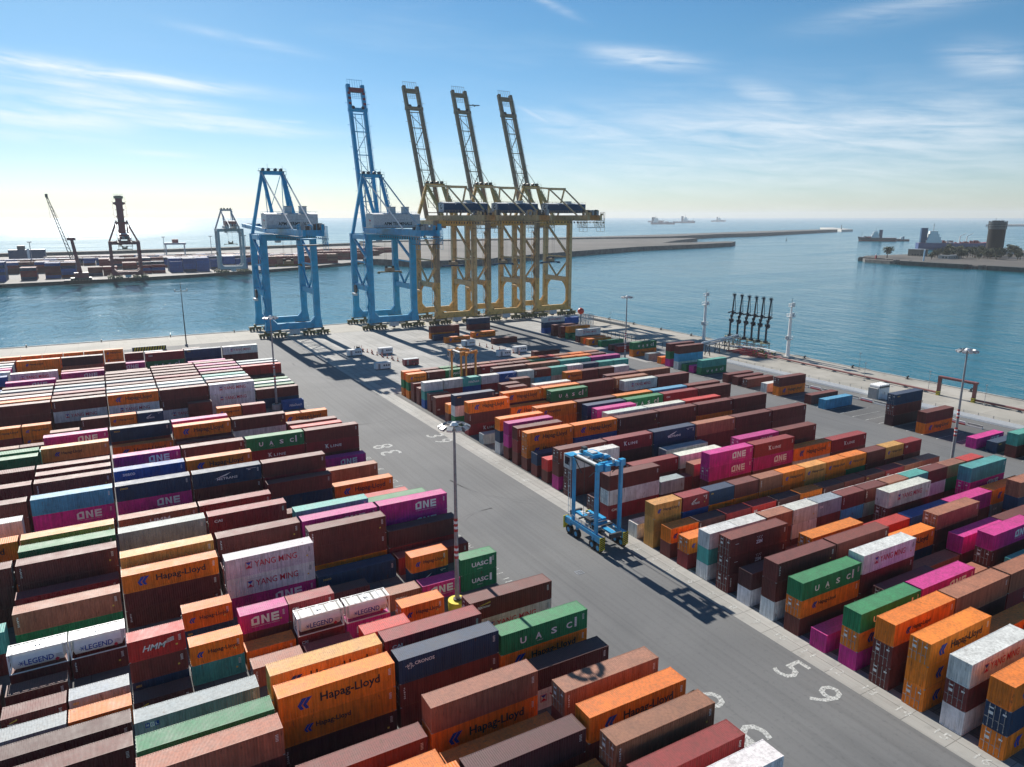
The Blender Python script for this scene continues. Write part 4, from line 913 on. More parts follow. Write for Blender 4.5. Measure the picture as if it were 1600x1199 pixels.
# ------------------------------------------------------------------ straddle carriers
def straddle(x, y, c, label, dark=None):
    E_ = empty('straddle_carrier', (x, y, 0)); tag(E_, label, 'straddle carrier', 'straddle carriers working the yard'); hx, hy = 2.45, 5.4; dark = dark or DARKSTEEL
    wt = MB(); wt.cyl((-.32, 0, .82), (.32, 0, .82), .82, RUBBER, 20); wm = wt.mesh('wheel'); rm = MB(); rm.cyl((-.34, 0, .82), (.34, 0, .82), .42, c, 14); rmm = rm.mesh('rim')
    for sx in (-1, 1):
        q = MB(); X = sx * hx; q.bar((X, -hy, 2.6), (X, hy, 2.6), .6, .7, c); q.bar((X, -hy, 2.0), (X, -hy + 1.8, 2.0), .6, .5, c); q.bar((X, hy - 1.8, 2.0), (X, hy, 2.0), .6, .5, c); q.build('side_beam', E_)
        for y_ in (-4.6, -2.9, 1.9, 4.2):
            wv = put(wm, 'wheel', E_, (X, y_, 0)); put(rmm, 'rim', wv); MB().box(X - .2, X + .2, y_ - .22, y_ + .22, .9, 2.3, c).build('wheel_fork', E_)
        for y_ in (-3.6, 3.2): MB().bar((X, y_, 2.9), (X, y_, 14.6), .46, .56, c).build('leg', E_)
        for yy in (-hy - .12, hy + .02):
            q = MB(); q.box(X - .55, X + .55, yy, yy + .1, .7, 3.0, YEL)
            for k in range(6): z = .75 + k * .36; q.add([(X - .55, yy - .012 if yy < 0 else yy + .112, z), (X + .55, yy - .012 if yy < 0 else yy + .112, z + .32 * 1.1), (X + .55, yy - .012 if yy < 0 else yy + .112, z + .55), (X - .55, yy - .012 if yy < 0 else yy + .112, z + .2)], [(0, 1, 2, 3)], INK)
            q.build('bumper_panel', E_)
        q = MB(); q.box(X - .16, X + .16, -3.6, 3.2, 14.6, 14.95, dark); q.build('top_beam', E_)
        q = MB(); q.cyl((X * .82, -3.2, 14.9), (X * .82, 2.8, 14.9), .3, LGREY, 12); q.build('hydraulic_tank', E_)
        q = MB(); q.bar((X, -3.2, 14.2), (X, -1.2, 12.4), .12, .12, dark); q.bar((X, 2.8, 14.2), (X, 1.0, 12.4), .12, .12, dark); q.bar((X * .9, -3.3, 3), (X * .9, -3.3, 14), .08, .08, STEEL); q.build('cable', E_)
    for y_ in (-3.6, 3.2): MB().box(-hx + .1, hx - .1, y_ - .2, y_ + .2, 14.65, 15.1, c).build('cross_beam', E_)
    q = MB(); q.box(-1.15, .9, -.4, 2.6, 15.1, 15.75, c); q.box(-.9, .3, .2, 1.8, 15.75, 15.95, LGREY); q.box(-1.3, 1.2, -2.6, -2.2, 14.7, 15.1, c); [q.box(-1.2 + i * .55, -.95 + i * .55, -2.2, -.5, 14.8, 15.2, STEEL if i % 2 else dark) for i in range(5)]; q.build('engine_deck', E_)
    q = MB(); q.box(-2.9, -1.9, -4.4, -3.5, 14.3, 15.5, c); q.box(-1.7, -.6, -4.7, -3.9, 14.2, 15.2, c); q.box(1.9, 2.9, -4.2, -3.4, 14.5, 15.6, c); q.box(.7, 1.5, -4.4, -3.6, 14.7, 15.5, c); q.build('drive_housing', E_)
    q = MB(); q.box(-2.9, -1.3, 3.6, 5.4, 12.4, 14.6, LGREY); q.box(-2.95, -1.25, 4.0, 5.45, 12.9, 14.3, GLASS); q.box(-3, -1.2, 3.6, 5.5, 14.6, 14.75, c); q.build('operator_cab', E_)
    q = MB(); r = random.Random(3)
    for k in range(26): a = r.uniform(-2.2, 1.6); b = r.uniform(-4.6, 4.8); z = r.choice((15.2, 14.9, 3.0, 3.0)); q.box(a, a + r.uniform(.2, .9), b, b + r.uniform(.2, .9), z, z + r.uniform(.2, .7), r.choice((STEEL, dark, c, LGREY)))
    for k in range(7): q.bar((-hx - .45, -3.0 + k * 1.0, 3.1), (-hx - .45, -3.0 + k * 1.0, 4.1), .05, .05, LGREY)
    q.bar((-hx - .45, -3, 4.1), (-hx - .45, 3, 4.1), .05, .05, LGREY); q.build('machinery', E_)
    q = MB(); q.box(-.5, .5, -5.6, 5.6, 3.0, 3.35, c); q.box(-1.3, 1.3, -1.8, 1.5, 3.35, 3.8, c); q.box(-1.8, -1.0, -1.0, .8, 3.8, 4.3, dark); q.box(.6, 1.5, -1.2, 1.2, 3.8, 4.2, c); [q.box(-1.9, 1.9, k - .12, k + .12, 3.36, 3.6, dark) for k in (-2.4, 2.2)]; [q.cyl((-1.6, k * .8, 3.9), (1.6, k * .8, 3.9), .1, STEEL, 8) for k in range(-2, 3)]
    for yy in (-5.8, 5.8): q.box(-1.22, 1.22, yy - .2, yy + .2, 2.7, 3.5, dark)
    sp_ = q.build('spreader', E_)
    q = MB()
    for a in (-1.4, 1.4):
        for b in (-2, 1.6): q.bar((a, b, 4), (a, b, 14.6), .06, .06, dark)
    q.build('hoist_rope', sp_)
    q = MB()
    for k in range(9): z = 3.2 + k * 1.2; q.bar((-hx - .5, 3.5, z), (-hx - .5, 4.1, z), .06, .06, LGREY)
    for b in (3.5, 4.1): q.bar((-hx - .5, b, 2.6), (-hx - .5, b, 13.6), .06, .06, LGREY)
    q.build('ladder', E_); return E_
straddle(70.6, 95.2, CBLUE2, 'blue straddle carrier standing empty on the central road')
straddle(94.8, 198.2, ORANGE, 'orange straddle carrier reaching over a far container row')

# ------------------------------------------------------------------ floodlight masts
def mast(x, y, H, label, base='yellow', bands=True, grp='tall floodlight masts in the yard'):
    E_ = empty('floodlight_mast', (x, y, 0)); tag(E_, label, 'light mast', grp)
    MB().cyl((0, 0, 1.2 if base else 0), (0, 0, H), .34, STEEL, 16, r2=.16).build('pole', E_)
    if base:
        q = MB(); q.cyl((0, 0, 0), (0, 0, 1.5), 1.35, YEL if base == 'yellow' else CONC, 28); q.cyl((0, 0, 1.5), (0, 0, 1.75), .6, DARKSTEEL, 14); q.build('base_drum', E_)
    if bands:
        for z0 in (8.0, 12.1):
            for k in range(3): zz = z0 + k * .8; MB().cyl((0, 0, zz), (0, 0, zz + .42), .345 - .18 * zz / H + .012, REDP, 16).build('red_band', E_)
            MB().cyl((0, 0, z0 + .42), (0, 0, z0 + 1.6), .345 - .18 * z0 / H + .002, WHITE, 16).build('white_band', E_)
    q = MB(); n = 24; R0 = 1.55
    for i in range(n):
        a0, a1 = 2 * math.pi * i / n, 2 * math.pi * (i + 1) / n; q.bar((R0 * math.cos(a0), R0 * math.sin(a0), H - .35), (R0 * math.cos(a1), R0 * math.sin(a1), H - .35), .06, .06, STEEL)
    for i in range(4): a = i * math.pi / 2 + .4; q.bar((0, 0, H - .3), (R0 * math.cos(a), R0 * math.sin(a), H - .35), .12, .12, STEEL)
    q.cyl((0, 0, H - .3), (0, 0, H + .12), .62, WHITE, 14, r2=.3); q.build('lamp_ring', E_)
    f = MB(); f.box(0, .7, -.4, .4, -.25, .12, STEEL); f.box(.7, .73, -.38, .38, -.22, .1, WHITE); fm = f.mesh('floodlight')
    for i in range(10):
        a = 2 * math.pi * i / 10 + .2; o = put(fm, 'floodlight', E_, (R0 * .98 * math.cos(a), R0 * .98 * math.sin(a), H - .25), (0, .45, a))
    return E_
mast(39.6, 86.0, 28, 'grey floodlight mast on a yellow drum, nearest the camera')
mast(160.7, 84.8, 27.6, 'grey floodlight mast with red bands between far road and right yard', 'conc')
mast(163.7, 205.4, 27.6, 'grey floodlight mast at the far end of the right yard', 'conc')
mast(41.0, 213.4, 27.5, 'grey floodlight mast beside the far rows of the left yard', 'conc')
E_ = empty('signal_mast', (29.4, 342, 0)); tag(E_, 'thin lattice signal mast with crossarms near the left quay edge', 'mast')
MB().cyl((0, 0, 0), (0, 0, 28), .28, DARKSTEEL, 8, r2=.1).build('pole', E_); q = MB(); q.bar((-2.6, 0, 24), (2.6, 0, 24), .2, .2, DARKSTEEL); q.bar((0, -2.2, 24.6), (0, 2.2, 24.6), .2, .2, DARKSTEEL); q.bar((-2.4, 0, 24), (-2.4, 0, 24.9), .35, .35, STEEL); q.bar((2.4, 0, 24), (2.4, 0, 24.9), .35, .35, STEEL); q.build('crossarm', E_)
MB().box(-.6, .6, -.6, .6, 0, .9, CONC).build('base', E_)
for (x, y, l) in ((235.8, 239.5, 'white monitor tower with platforms left of the loading arms'), (236.6, 193.4, 'white monitor tower with platforms right of the loading arms')):
    E_ = empty('monitor_tower', (x, y, 0)); tag(E_, l, 'tower', 'white towers beside the loading arms')
    MB().cyl((0, 0, 0), (0, 0, 18), .75, WHITE, 14, r2=.55).cyl((0, 0, 18), (0, 0, 22), .4, WHITE, 12, r2=.25).bar((0, 0, 22), (0, 0, 24), .1, .1, DARKSTEEL).build('column', E_)
    for z, r in ((7.5, 1.5), (16.6, 1.7), (20.6, 1.2)):
        q = MB(); q.cyl((0, 0, z), (0, 0, z + .15), r, LGREY, 14); [q.bar((r * math.cos(i * .785), r * math.sin(i * .785), z), (r * math.cos(i * .785), r * math.sin(i * .785), z + 1.1), .1, .1, WHITE) for i in range(8)]
        [q.bar((r * math.cos(i * .785), r * math.sin(i * .785), z + 1.1), (r * math.cos(i * .785 + .785), r * math.sin(i * .785 + .785), z + 1.1), .1, .1, WHITE) for i in range(8)]; q.box(.2 if z > 10 else -1.6, 1.5 if z > 10 else -.4, -.4, .5, z + .2, z + 1.5, LGREY); q.build('platform', E_)
    MB().box(-1.6, 1.6, -1.6, 1.6, 0, .7, CONC).build('base', E_)

# ------------------------------------------------------------------ loading arms and pipework
def arm_parts():
    a = MB(); a.cyl((0, 0, 4), (0, 0, 11.5), .42, NAVYD, 12); a.cyl((0, 0, 4), (0, 0, 4.8), .95, NAVYD, 12)
    b = MB(); r = random.Random(5)
    for k in range(11): z = 10 + k * .42; x = r.uniform(-.9, .3) + .06 * k; b.box(x, x + r.uniform(.6, 1.2), -.6, .5, z, z + r.uniform(.5, .9), NAVYD)
    b.cyl((-1.3, 0, 14.4), (1.2, 0, 15.0), .3, NAVYD, 10)
    c = MB(); c.cyl((.5, 0, 13.4), (.95, 0, 22.2), .38, NAVYD, 12, r2=.26); c.cyl((1.25, .1, 22.2), (1.75, .1, 15.2), .14, NAVYD, 8); c.cyl((1.75, .1, 15.2), (.7, .1, 15.2), .14, NAVYD, 8)
    for i in range(16): t0, t1 = i * .3927, (i + 1) * .3927; c.bar((.95 + .85 * math.cos(t0), .0, 22.2 + .85 * math.sin(t0)), (.95 + .85 * math.cos(t1), .0, 22.2 + .85 * math.sin(t1)), .1, .1, NAVYD)
    c.cyl((.7, -.3, 22.2), (1.2, .3, 22.2), .5, NAVYD, 10)
    d = MB(); d.box(-2.0, 1.8, -1.7, 1.7, 3.7, 4.0, OLIVEG)
    for x in (-1.8, 1.6):
        for y in (-1.6, 1.6): d.bar((x, y, 0), (x, y, 3.7), .16, .16, OLIVEG); d.bar((x, y, 4), (x, y, 5), .07, .07, OLIVEG)
    for y in (-1.6, 1.6): d.bar((-1.8, y, 5), (1.6, y, 5), .07, .07, OLIVEG); d.bar((-1.8, y, .2), (1.6, y, 3.5), .1, .1, DARKSTEEL)
    d.cyl((-2.8, 0, 2.4), (.6, 0, 2.4), .22, LGREY, 8); d.cyl((-2.8, 0, .3), (-2.8, 0, 2.4), .22, LGREY, 8)
    return [('pedestal', a.mesh('pedestal')), ('counterweight', b.mesh('counterweight')), ('boom_arm', c.mesh('boom_arm')), ('stand', d.mesh('stand'))]
NAVYD = mat('loading_arm_dark', (.012, .02, .035), .5); OLIVEG = mat('stand_olive', (.23, .22, .12), .6)
ap_ = arm_parts(); arms_n = ['leftmost', 'second', 'third', 'fourth', 'fifth', 'rightmost']
for i, y in enumerate((226.6, 222.3, 218.2, 214.3, 210.5, 206.6)):
    E_ = empty('loading_arm', (238.4, y, 0), rz=-.75); tag(E_, f'dark marine loading arm folded upright, {arms_n[i]} of the six', 'loading arm', 'row of loading arms on the side quay')
    for n_, m_ in ap_: put(m_, n_, E_)
E_ = empty('pipe_bridge', (0, 0, 0)); tag(E_, 'white pipe bridge on dark trestles leading to the loading arms', 'pipe bridge')
MB().cyl((208.6, 212.6, 0), (208.6, 212.6, 5.6), .42, WHITE, 12).cyl((208.6, 212.6, 5.6), (236, 219.5, 5.6), .42, WHITE, 12).build('pipe', E_)
MB().bar((209, 211.4, 5.0), (236, 218.4, 5.0), 1.6, .18, STEEL).build('deck', E_)
for k in range(4):
    x = 212 + k * 7.3; y = 212.8 + k * 1.87; q = MB(); [q.bar((x, y + s, 0), (x, y + s * .7, 5), .22, .22, DARKSTEEL) for s in (-1.4, 1.4)]; q.bar((x, y - 1.3, .4), (x, y + 1.1, 4.8), .12, .12, DARKSTEEL); q.bar((x, y + 1.3, .4), (x, y - 1.1, 4.8), .12, .12, DARKSTEEL)
    if k < 3: q.bar((x, y, .6), (x + 7.3, y + 1.87, 4.8), .12, .12, DARKSTEEL)
    q.build('trestle', E_)
E_ = empty('manifold', (231, 208, 0)); tag(E_, 'low red and white pipe manifold with green valves below the loading arms', 'pipes')
r = random.Random(8)
q = MB(); [q.cyl((-6 + r.uniform(-1, 1), -9 + k * 1.6, .5 + .2 * (k % 2)), (5, -7 + k * 1.4, .5 + .2 * (k % 2)), .17, REDP, 8) for k in range(11)]; q.build('pipe', E_)
q = MB(); q.box(-5, 6, -12, 8, .02, .06, PIPE); q.build('tray', E_)
q = MB(); q.bar((-3, 8, 2.2), (4, -2, 2.2), .9, .3, WHITE); q.bar((4, -2, 2.2), (3, -11, 2.2), .9, .3, WHITE); [q.bar((a, b, 0), (a, b, 2.1), .14, .14, LGREY) for a, b in ((-3, 8), (.5, 3), (4, -2), (3.4, -7), (3, -11))]; q.build('walkway', E_)
for k in range(9): a, b = r.uniform(-4, 4), r.uniform(-11, 7); q = MB(); q.cyl((a, b, .3), (a, b, 1.3), .16, GREENP, 8); q.cyl((a - .3, b, 1.3), (a + .3, b, 1.3), .3, GREENP, 10); q.box(a - .4, a + .4, b - .4, b + .4, .06, .5, GREENP); q.build('valve', E_)
# oxide red pipeline with a goalpost over the quay road
E_ = empty('pipeline', (228, 0, 0)); tag(E_, 'oxide red pipeline running along the side quay with a goalpost bend', 'pipeline')
q = MB(); q.cyl((0, -60, .75), (0, 116, .75), .33, PIPE, 10); q.cyl((0, 127.4, .75), (3, 203, .75), .33, PIPE, 10); q.cyl((.9, -60, .6), (.9, 116, .6), .18, PIPE, 8); q.build('pipe', E_)
for y in (116.4, 127.2):
    q = MB(); q.bar((-.4, y, 0), (-.4, y, 5.9), .75, .75, PIPE); q.bar((.5, y, 0), (.5, y, 5.9), .35, .35, DARKSTEEL); q.build('goalpost', E_)
    q = MB(); q.box(-.85, .05, y - .45, y + .45, .0, 1.5, INK); [q.box(-.87, .07, y - .47, y + .47, .1 + k * .5, .35 + k * .5, YEL) for k in range(3)]; q.build('hazard_wrap', E_)
MB().box(-.8, .8, 116, 127.6, 5.6, 6.2, PIPE).build('goalpost_beam', E_)
sm = MB().box(-.6, 1.3, -.25, .25, 0, .42, CONC).mesh('support')
for y in list(range(20, 112, 7)) + list(range(132, 202, 7)): put(sm, 'support', E_, (0 if y < 120 else (y - 127) * .04, y, 0))

# ------------------------------------------------------------------ fences, barriers, small quay furniture
E_ = empty('fence', (208, 0, 0)); tag(E_, 'long white panel fence with tall posts beside the perimeter road', 'fence')
q = MB(); q.add([(x, y, z) for y in (20, 203) for x, z in ((-.45, .02), (-.38, .55), (-.08, 1.45), (.08, 1.45), (.08, .02))], [(0, 1, 6, 5), (1, 2, 7, 6), (2, 3, 8, 7), (3, 4, 9, 8), (4, 3, 2, 1, 0), (5, 6, 7, 8, 9)], WHITE); q.build('panel', E_)
q = MB(); [q.bar((.0, 20, z), (0, 203, z), .035, .035, STEEL) for z in (1.5, 1.85, 2.2)]; q.build('wire', E_)
pm = MB().bar((0, 0, 0), (0, 0, 2.25), .1, .1, STEEL).mesh('post')
for k in range(46): put(pm, 'post', E_, (.12, 20.5 + k * 4.0, 0))
E_ = empty('fence', (207.5, 0, 0)); tag(E_, 'dark wire fence between the container strip and the far side quay', 'fence')
q = MB(); [q.bar((.0, 232, z), (0, 300, z), .05, .05, DARKSTEEL) for z in (.3, .8, 1.3, 1.8, 2.3)]; q.build('wire', E_)
pm = MB().bar((0, 0, 0), (0, 0, 2.4), .13, .13, DARKSTEEL).mesh('post')
for k in range(24): put(pm, 'post', E_, (0, 232 + k * 3, 0))
E_ = empty('quay_railing', (233, 0, 0)); tag(E_, 'pale railing on a raised kerb near the far quay corner', 'railing')
MB().box(-.5, .5, 290, 325, 0, 1.0, CONC).build('kerb', E_); q = MB(); [q.bar((0, 290 + k * 1.8, 1), (0, 290 + k * 1.8, 2.2), .09, .09, STEEL) for k in range(20)]; q.bar((0, 290, 2.2), (0, 324.2, 2.2), .09, .09, STEEL); q.build('rail', E_)
for k in range(14):
    y = 101 + k * 4.6
    if k in (4, 9): continue
    q = MB(); q.prism([(-.3, -1.9), (.3, -1.9), (.3, 1.9), (-.3, 1.9)], 0, .35, REDP if k % 2 else WHITE); q.prism([(-.14, -1.9), (.14, -1.9), (.14, 1.9), (-.14, 1.9)], .352, .95, WHITE if k % 2 else CONC)
    o = q.build('road_barrier', None, (200.4, y, 0)); tag(o, f"{'red based' if k % 2 else 'pale'} road barrier, {ordn(k)} from the near end beside the perimeter road", 'barrier', 'barriers beside the perimeter road')
bo = MB(); bo.cyl((0, 0, 0), (0, 0, .75), .32, DARKSTEEL, 10, r2=.24); bo.cyl((-.25, 0, .7), (.55, 0, .95), .3, DARKSTEEL, 10); bo.box(-.5, .5, -.5, .5, 0, .14, DARKSTEEL); bm_ = bo.mesh('mooring_bollard')
for k in range(13):
    o = put(bm_, 'mooring_bollard', None, (241.3, 60 + k * 21.5, .02)); tag(o, f'black mooring bollard on the side quay edge, {ordn(k)} from the near end', 'bollard', 'bollards along the side quay')
for k in range(11):
    o = put(bm_, 'mooring_bollard', None, (-60 + k * 28.5, 372.3, .02), (0, 0, 1.57)); tag(o, f'black mooring bollard on the back quay edge, {ordn(k)} from the left', 'bollard', 'bollards along the back quay')
fe = MB(); fe.box(0, .5, -3, 3, -1.6, .32, RUBBER); [fe.cyl((.5, y, -.7), (1.0, y, -.7), .6, RUBBER, 12) for y in (-2, 2)]; fm_ = fe.mesh('fender')
for k in range(9):
    o = put(fm_, 'fender', None, (243.3, 84 + k * 27, 0)); tag(o, f'black rubber fender on the side quay wall, {ordn(k)} from the near end', 'fender', 'fenders along the side quay')
for (x, y, l) in ((231.4, 132.6, 'near the goalpost'), (227.0, 112.8, 'right of the goalpost'), (240.6, 164.3, 'midway along the side quay'), (226, 152, 'beside the white fence'), (214, 95, 'at the right edge'), (231, 303, 'near the quay corner')):
    E_ = empty('street_lamp', (x, y, 0)); tag(E_, f'thin street lamp with a small head {l}', 'street lamp', 'small lamps on the side quay')
    MB().cyl((0, 0, 0), (0, 0, 6.2), .08, STEEL, 8, r2=.05).build('pole', E_); MB().box(-.35, .35, -.2, .2, 6.15, 6.35, STEEL).build('lamp_head', E_); MB().box(-.3, .3, -.3, .3, 0, .3, CONC).build('base', E_)
def hazard_wall():
    E_ = empty('hazard_block', (14.5, 338, 0)); tag(E_, 'long concrete block with black and yellow hazard stripes by the left quay', 'hazard block')
    MB().box(-6.5, 6.5, -.9, .9, .02, 1.9, CONC).build('block', E_); q = MB()
    for k in range(13): x = -6.4 + k; q.add([(x, -.92, .1), (x + .5, -.92, .1), (x + .98, -.92, 1.8), (x + .48, -.92, 1.8)], [(0, 1, 2, 3)], INK)
    for k in range(12): x = -5.9 + k; q.add([(x, -.92, .1), (x + .5, -.92, .1), (x + .98, -.92, 1.8), (x + .48, -.92, 1.8)], [(0, 1, 2, 3)], YEL)
    q.build('stripes', E_)
hazard_wall()
for (x, y, c, l) in ((86.6, 283.6, WHITE, 'white site cabin on the apron beside the cone row, left of two'), (99.0, 281.5, WHITE, 'white site cabin on the apron with a dark base, right of the cone row'), (87.5, 252.5, WHITE, 'white site cabin in the crane shadow at the road edge'), (99.3, 254.0, DRED, 'dark red site cabin near the front of the apron'),
                     (137.0, 281.0, WHITE, 'white site cabin in front of an orange container on the apron'), (139.0, 252.5, WHITE, 'white site cabin in the middle of the apron'), (149.0, 256.8, WHITE, 'white site cabin beside a brown container on the apron')):
    E_ = empty('site_cabin', (x, y, 0)); tag(E_, l, 'cabin', 'cabins on the crane apron')
    MB().box(-2.9, 2.9, -1.2, 1.2, .35, 2.55, c).build('body', E_); q = MB(); q.box(-2.7, 2.7, -1.0, 1.0, .02, .35, DARKSTEEL); q.build('base', E_); q = MB(); q.box(-2.0, -1.2, -1.23, -1.19, .45, 2.3, STEEL); q.build('door', E_)
    q = MB(); [q.box(.0 + k * .9, .6 + k * .9, -1.23, -1.19, 1.3, 1.9, DARKSTEEL) for k in range(3)]; q.build('vent', E_); MB().box(-3, 3, -1.3, 1.3, 2.55, 2.68, LGREY).build('roof', E_)
cn = MB(); cn.cyl((0, 0, .05), (0, 0, 1.5), .3, mat('cone_orange', (.65, .13, .03), .6), 10, r2=.12); cn.cyl((0, 0, .6), (0, 0, .95), .245, WHITE, 10, r2=.2); cn.box(-.4, .4, -.4, .4, 0, .08, RUBBER); cm_ = cn.mesh('traffic_cone')
for k in range(15):
    t = k / 14; o = put(cm_, 'traffic_cone', None, (92.6 + 6.6 * t + (k % 3) * .5, 291 - 38 * t, .03)); tag(o, f'orange traffic cone, {ordn(k)} from the crane end of the left cone row', 'traffic cone', 'cones in the left row on the apron')
for k in range(11):
    t = k / 10; o = put(cm_, 'traffic_cone', None, (138 + 8 * t + (k % 2) * .4, 296 - 44 * t, .03)); tag(o, f'orange traffic cone, {ordn(k)} from the crane end of the right cone row', 'traffic cone', 'cones in the right row on the apron')
E_ = empty('yard_machine', (90.5, 291.5, 0)); tag(E_, 'red maintenance frame with wheels beside the left cone row', 'machine')
q = MB(); [q.bar((-2 + k, -.8, .8), (-1 + k, .8, 2.4), .15, .15, REDP) for k in range(4)]; q.box(-2.4, 2.4, -.8, .8, .7, 1.0, REDP); q.box(-.5, .8, -.5, .5, 1, 2.2, DARKSTEEL); q.build('frame', E_)
for x in (-1.8, 1.8):
    for y in (-.9, .9): MB().cyl((x, y - .12, .4), (x, y + .12, .4), .4, RUBBER, 12).build('wheel', E_)
E_ = empty('cage_rack', (214.5, 306, 0)); tag(E_, 'stack of pale steel cage frames near the quay corner', 'steel cages')
for i in range(4):
    for k in range(2):
        q = MB(); x = -6.5 + i * 3.4; z = k * 3.0
        for a in (0, 3.1):
            for b in (-1.2, 1.2): q.bar((x + a, b, z), (x + a, b, z + 2.9), .12, .12, GREYCR)
        for b in (-1.2, 1.2):
            for zz in (z + .06, z + 2.84): q.bar((x, b, zz), (x + 3.1, b, zz), .12, .12, GREYCR)
            for j in range(4): q.bar((x + j * .78, b, z), (x + j * .78 + .78, b, z + 2.9), .09, .09, CBLUE if (j + i) % 2 else GREYCR); q.bar((x + j * .78 + .78, b, z), (x + j * .78, b, z + 2.9), .09, .09, GREYCR)
        q.build('cage', E_)
E_ = empty('buoy', (216.5, 309.5, 0)); tag(E_, 'red round buoy on a stand behind the steel cages', 'buoy')
bmh = bmesh.new(); bmesh.ops.create_uvsphere(bmh, u_segments=20, v_segments=12, radius=1.7, matrix=Matrix.Translation((0, 0, 7.2))); me = bpy.data.meshes.new('float'); bmh.to_mesh(me); bmh.free(); me.materials.append(mat('buoy_red', (.6, .04, .02), .4)); [setattr(p, 'use_smooth', True) for p in me.polygons]; put(me, 'float', E_)
MB().cyl((0, 0, 0), (0, 0, 6.2), .3, DARKSTEEL, 10, r2=.5).build('stand', E_)
E_ = empty('covered_pallets', (209.0, 134.6, 0)); tag(E_, 'bundled white tarpaulin stack standing behind the navy container', 'covered stack')
for k in range(5): q = MB(); x = -2.6 + k * 1.05; q.cyl((x, -1.6, 3.9), (x, 1.6, 3.9), .56, WHITE, 12); q.box(x - .5, x + .5, -1.6, 1.6, 0, 3.9, WHITE); q.build('bundle', E_)
MB().box(-3.9, -3.2, -1.5, 1.5, 0, 3.4, CONC).build('concrete_panel', E_)

# ------------------------------------------------------------------ dock across the water, breakwaters, island
mb = MB(); mb.prism([(-700, 640), (-100, 737), (-29, 749), (21, 758), (78, 775), (144, 804), (205, 835), (284, 895), (330, 960), (420, 1150), (450, 1412), (158, 1300), (-3, 1262), (-700, 1180)], -7, 0, LANDM, DKQUAY); struct(mb.build('far_dock'))
mb = MB(); mb.prism([(-700, 1185), (-3, 1264), (158, 1302), (450, 1414), (470, 1440), (150, 1330), (-3, 1290), (-700, 1215)], -7, 4.5, ROCK); struct(mb.build('sea_wall'))
mb = MB(); mb.prism([(420, 800), (451, 830), (635, 923), (829, 1008), (991, 1037), (1116, 1072), (1175, 1118), (1165, 1135), (1060, 1120), (985, 1130), (1120, 1235), (1278, 1339), (1266, 1360), (881, 1420), (556, 1440), (455, 1416), (425, 1150), (335, 962), (290, 894), (330, 800)], -7, 4.2, EARTH, ROCK); struct(mb.build('spoil_ground'))
mb = MB(); mb.prism([(471, 1442), (556, 1452), (881, 1440), (1257, 1420), (1581, 1553), (1748, 1580), (2511, 1870), (2560, 1930), (2480, 1930), (1983, 1800), (1566, 1650), (1107, 1510), (700, 1500), (471, 1470)], -7, 6.5, ROCK); struct(mb.build('breakwater'))
mb = MB(); mb.prism([(2555, 1885), (2680, 1925), (3050, 2300), (3000, 2330)], -7, 5, WHITE if False else CONC); struct(mb.build('breakwater_head'))
mb = MB(); mb.prism([(4740, 2501), (4944, 2385), (9000, 3600), (9000, 3720), (5300, 2560)], -7, 9, CONC); struct(mb.build('outer_breakwater'))
mb = MB(); mb.prism([(872, 604), (866, 565), (872, 531), (868, 469), (865, 413), (852, 340), (1900, 100), (2200, 520), (1446, 631), (1364, 640), (1128, 644), (1026, 658), (954, 660), (915, 640)], -7, .9, EARTH, ROCK); struct(mb.build('island_ground'))
r = random.Random(21)
mb = MB()
for k in range(260):
    t = r.random(); a = (905 - 40 * t + r.uniform(-5, 4), 636 - 110 * t + r.uniform(-4, 4)) if k % 2 else (866 + r.uniform(-3, 4), 560 - 190 * t)
    s = r.uniform(1, 2.6); mb.box(a[0] - s, a[0] + s, a[1] - s, a[1] + s * .8, -3, r.uniform(-.6, 2.2), ROCK)
tag(mb.build('boulders'), 'grey armour boulders along the island shore', 'rocks', kind='stuff')
for k, (y0, y1) in enumerate(((470, 545), (395, 445), (320, 372))):
    o = MB().prism([(858, y0), (866, y0), (866, y1), (858, y1)], -7, 2.2, DKQUAY).build('jetty_wall'); tag(o, f"dark concrete jetty wall on the island, {('left', 'middle', 'right')[k]} one", 'jetty', 'jetty walls of the island')
# dark tower on the island
E_ = empty('tower', (1076, 552, .9)); tag(E_, 'tall dark round tower with a glazed crown on the island', 'tower')
TW = mat('tower_cladding', (.007, .005, .005), .8, var=.4, spec=.2, scale=.08, streak=True)
MB().cyl((0, 0, 0), (0, 0, 37.5), 10.3, TW, 28).build('shaft', E_)
q = MB()
for k in range(5): z = 38.0 + k * 2.2; q.cyl((0, 0, z), (0, 0, z + .45), 10.9, STEEL, 28)
for i in range(28): a = i * 2 * math.pi / 28; q.bar((10.7 * math.cos(a), 10.7 * math.sin(a), 37.5), (10.7 * math.cos(a), 10.7 * math.sin(a), 48.6), .45, .45, DARKSTEEL)
q.build('crown_frame', E_); MB().cyl((0, 0, 37.5), (0, 0, 47), 9.6, mat('tower_glass', (.035, .06, .065), .15), 28).build('crown_glazing', E_)
q = MB(); [q.bar((x, y, 48), (x, y, z), .3, .3, DARKSTEEL) for x, y, z in ((-6, 0, 52.5), (-2, 3, 50), (5, -2, 50.5), (9, 4, 50))]; q.box(-6, 6, -5, 5, 47, 49.2, DARKSTEEL); q.build('antenna', E_)
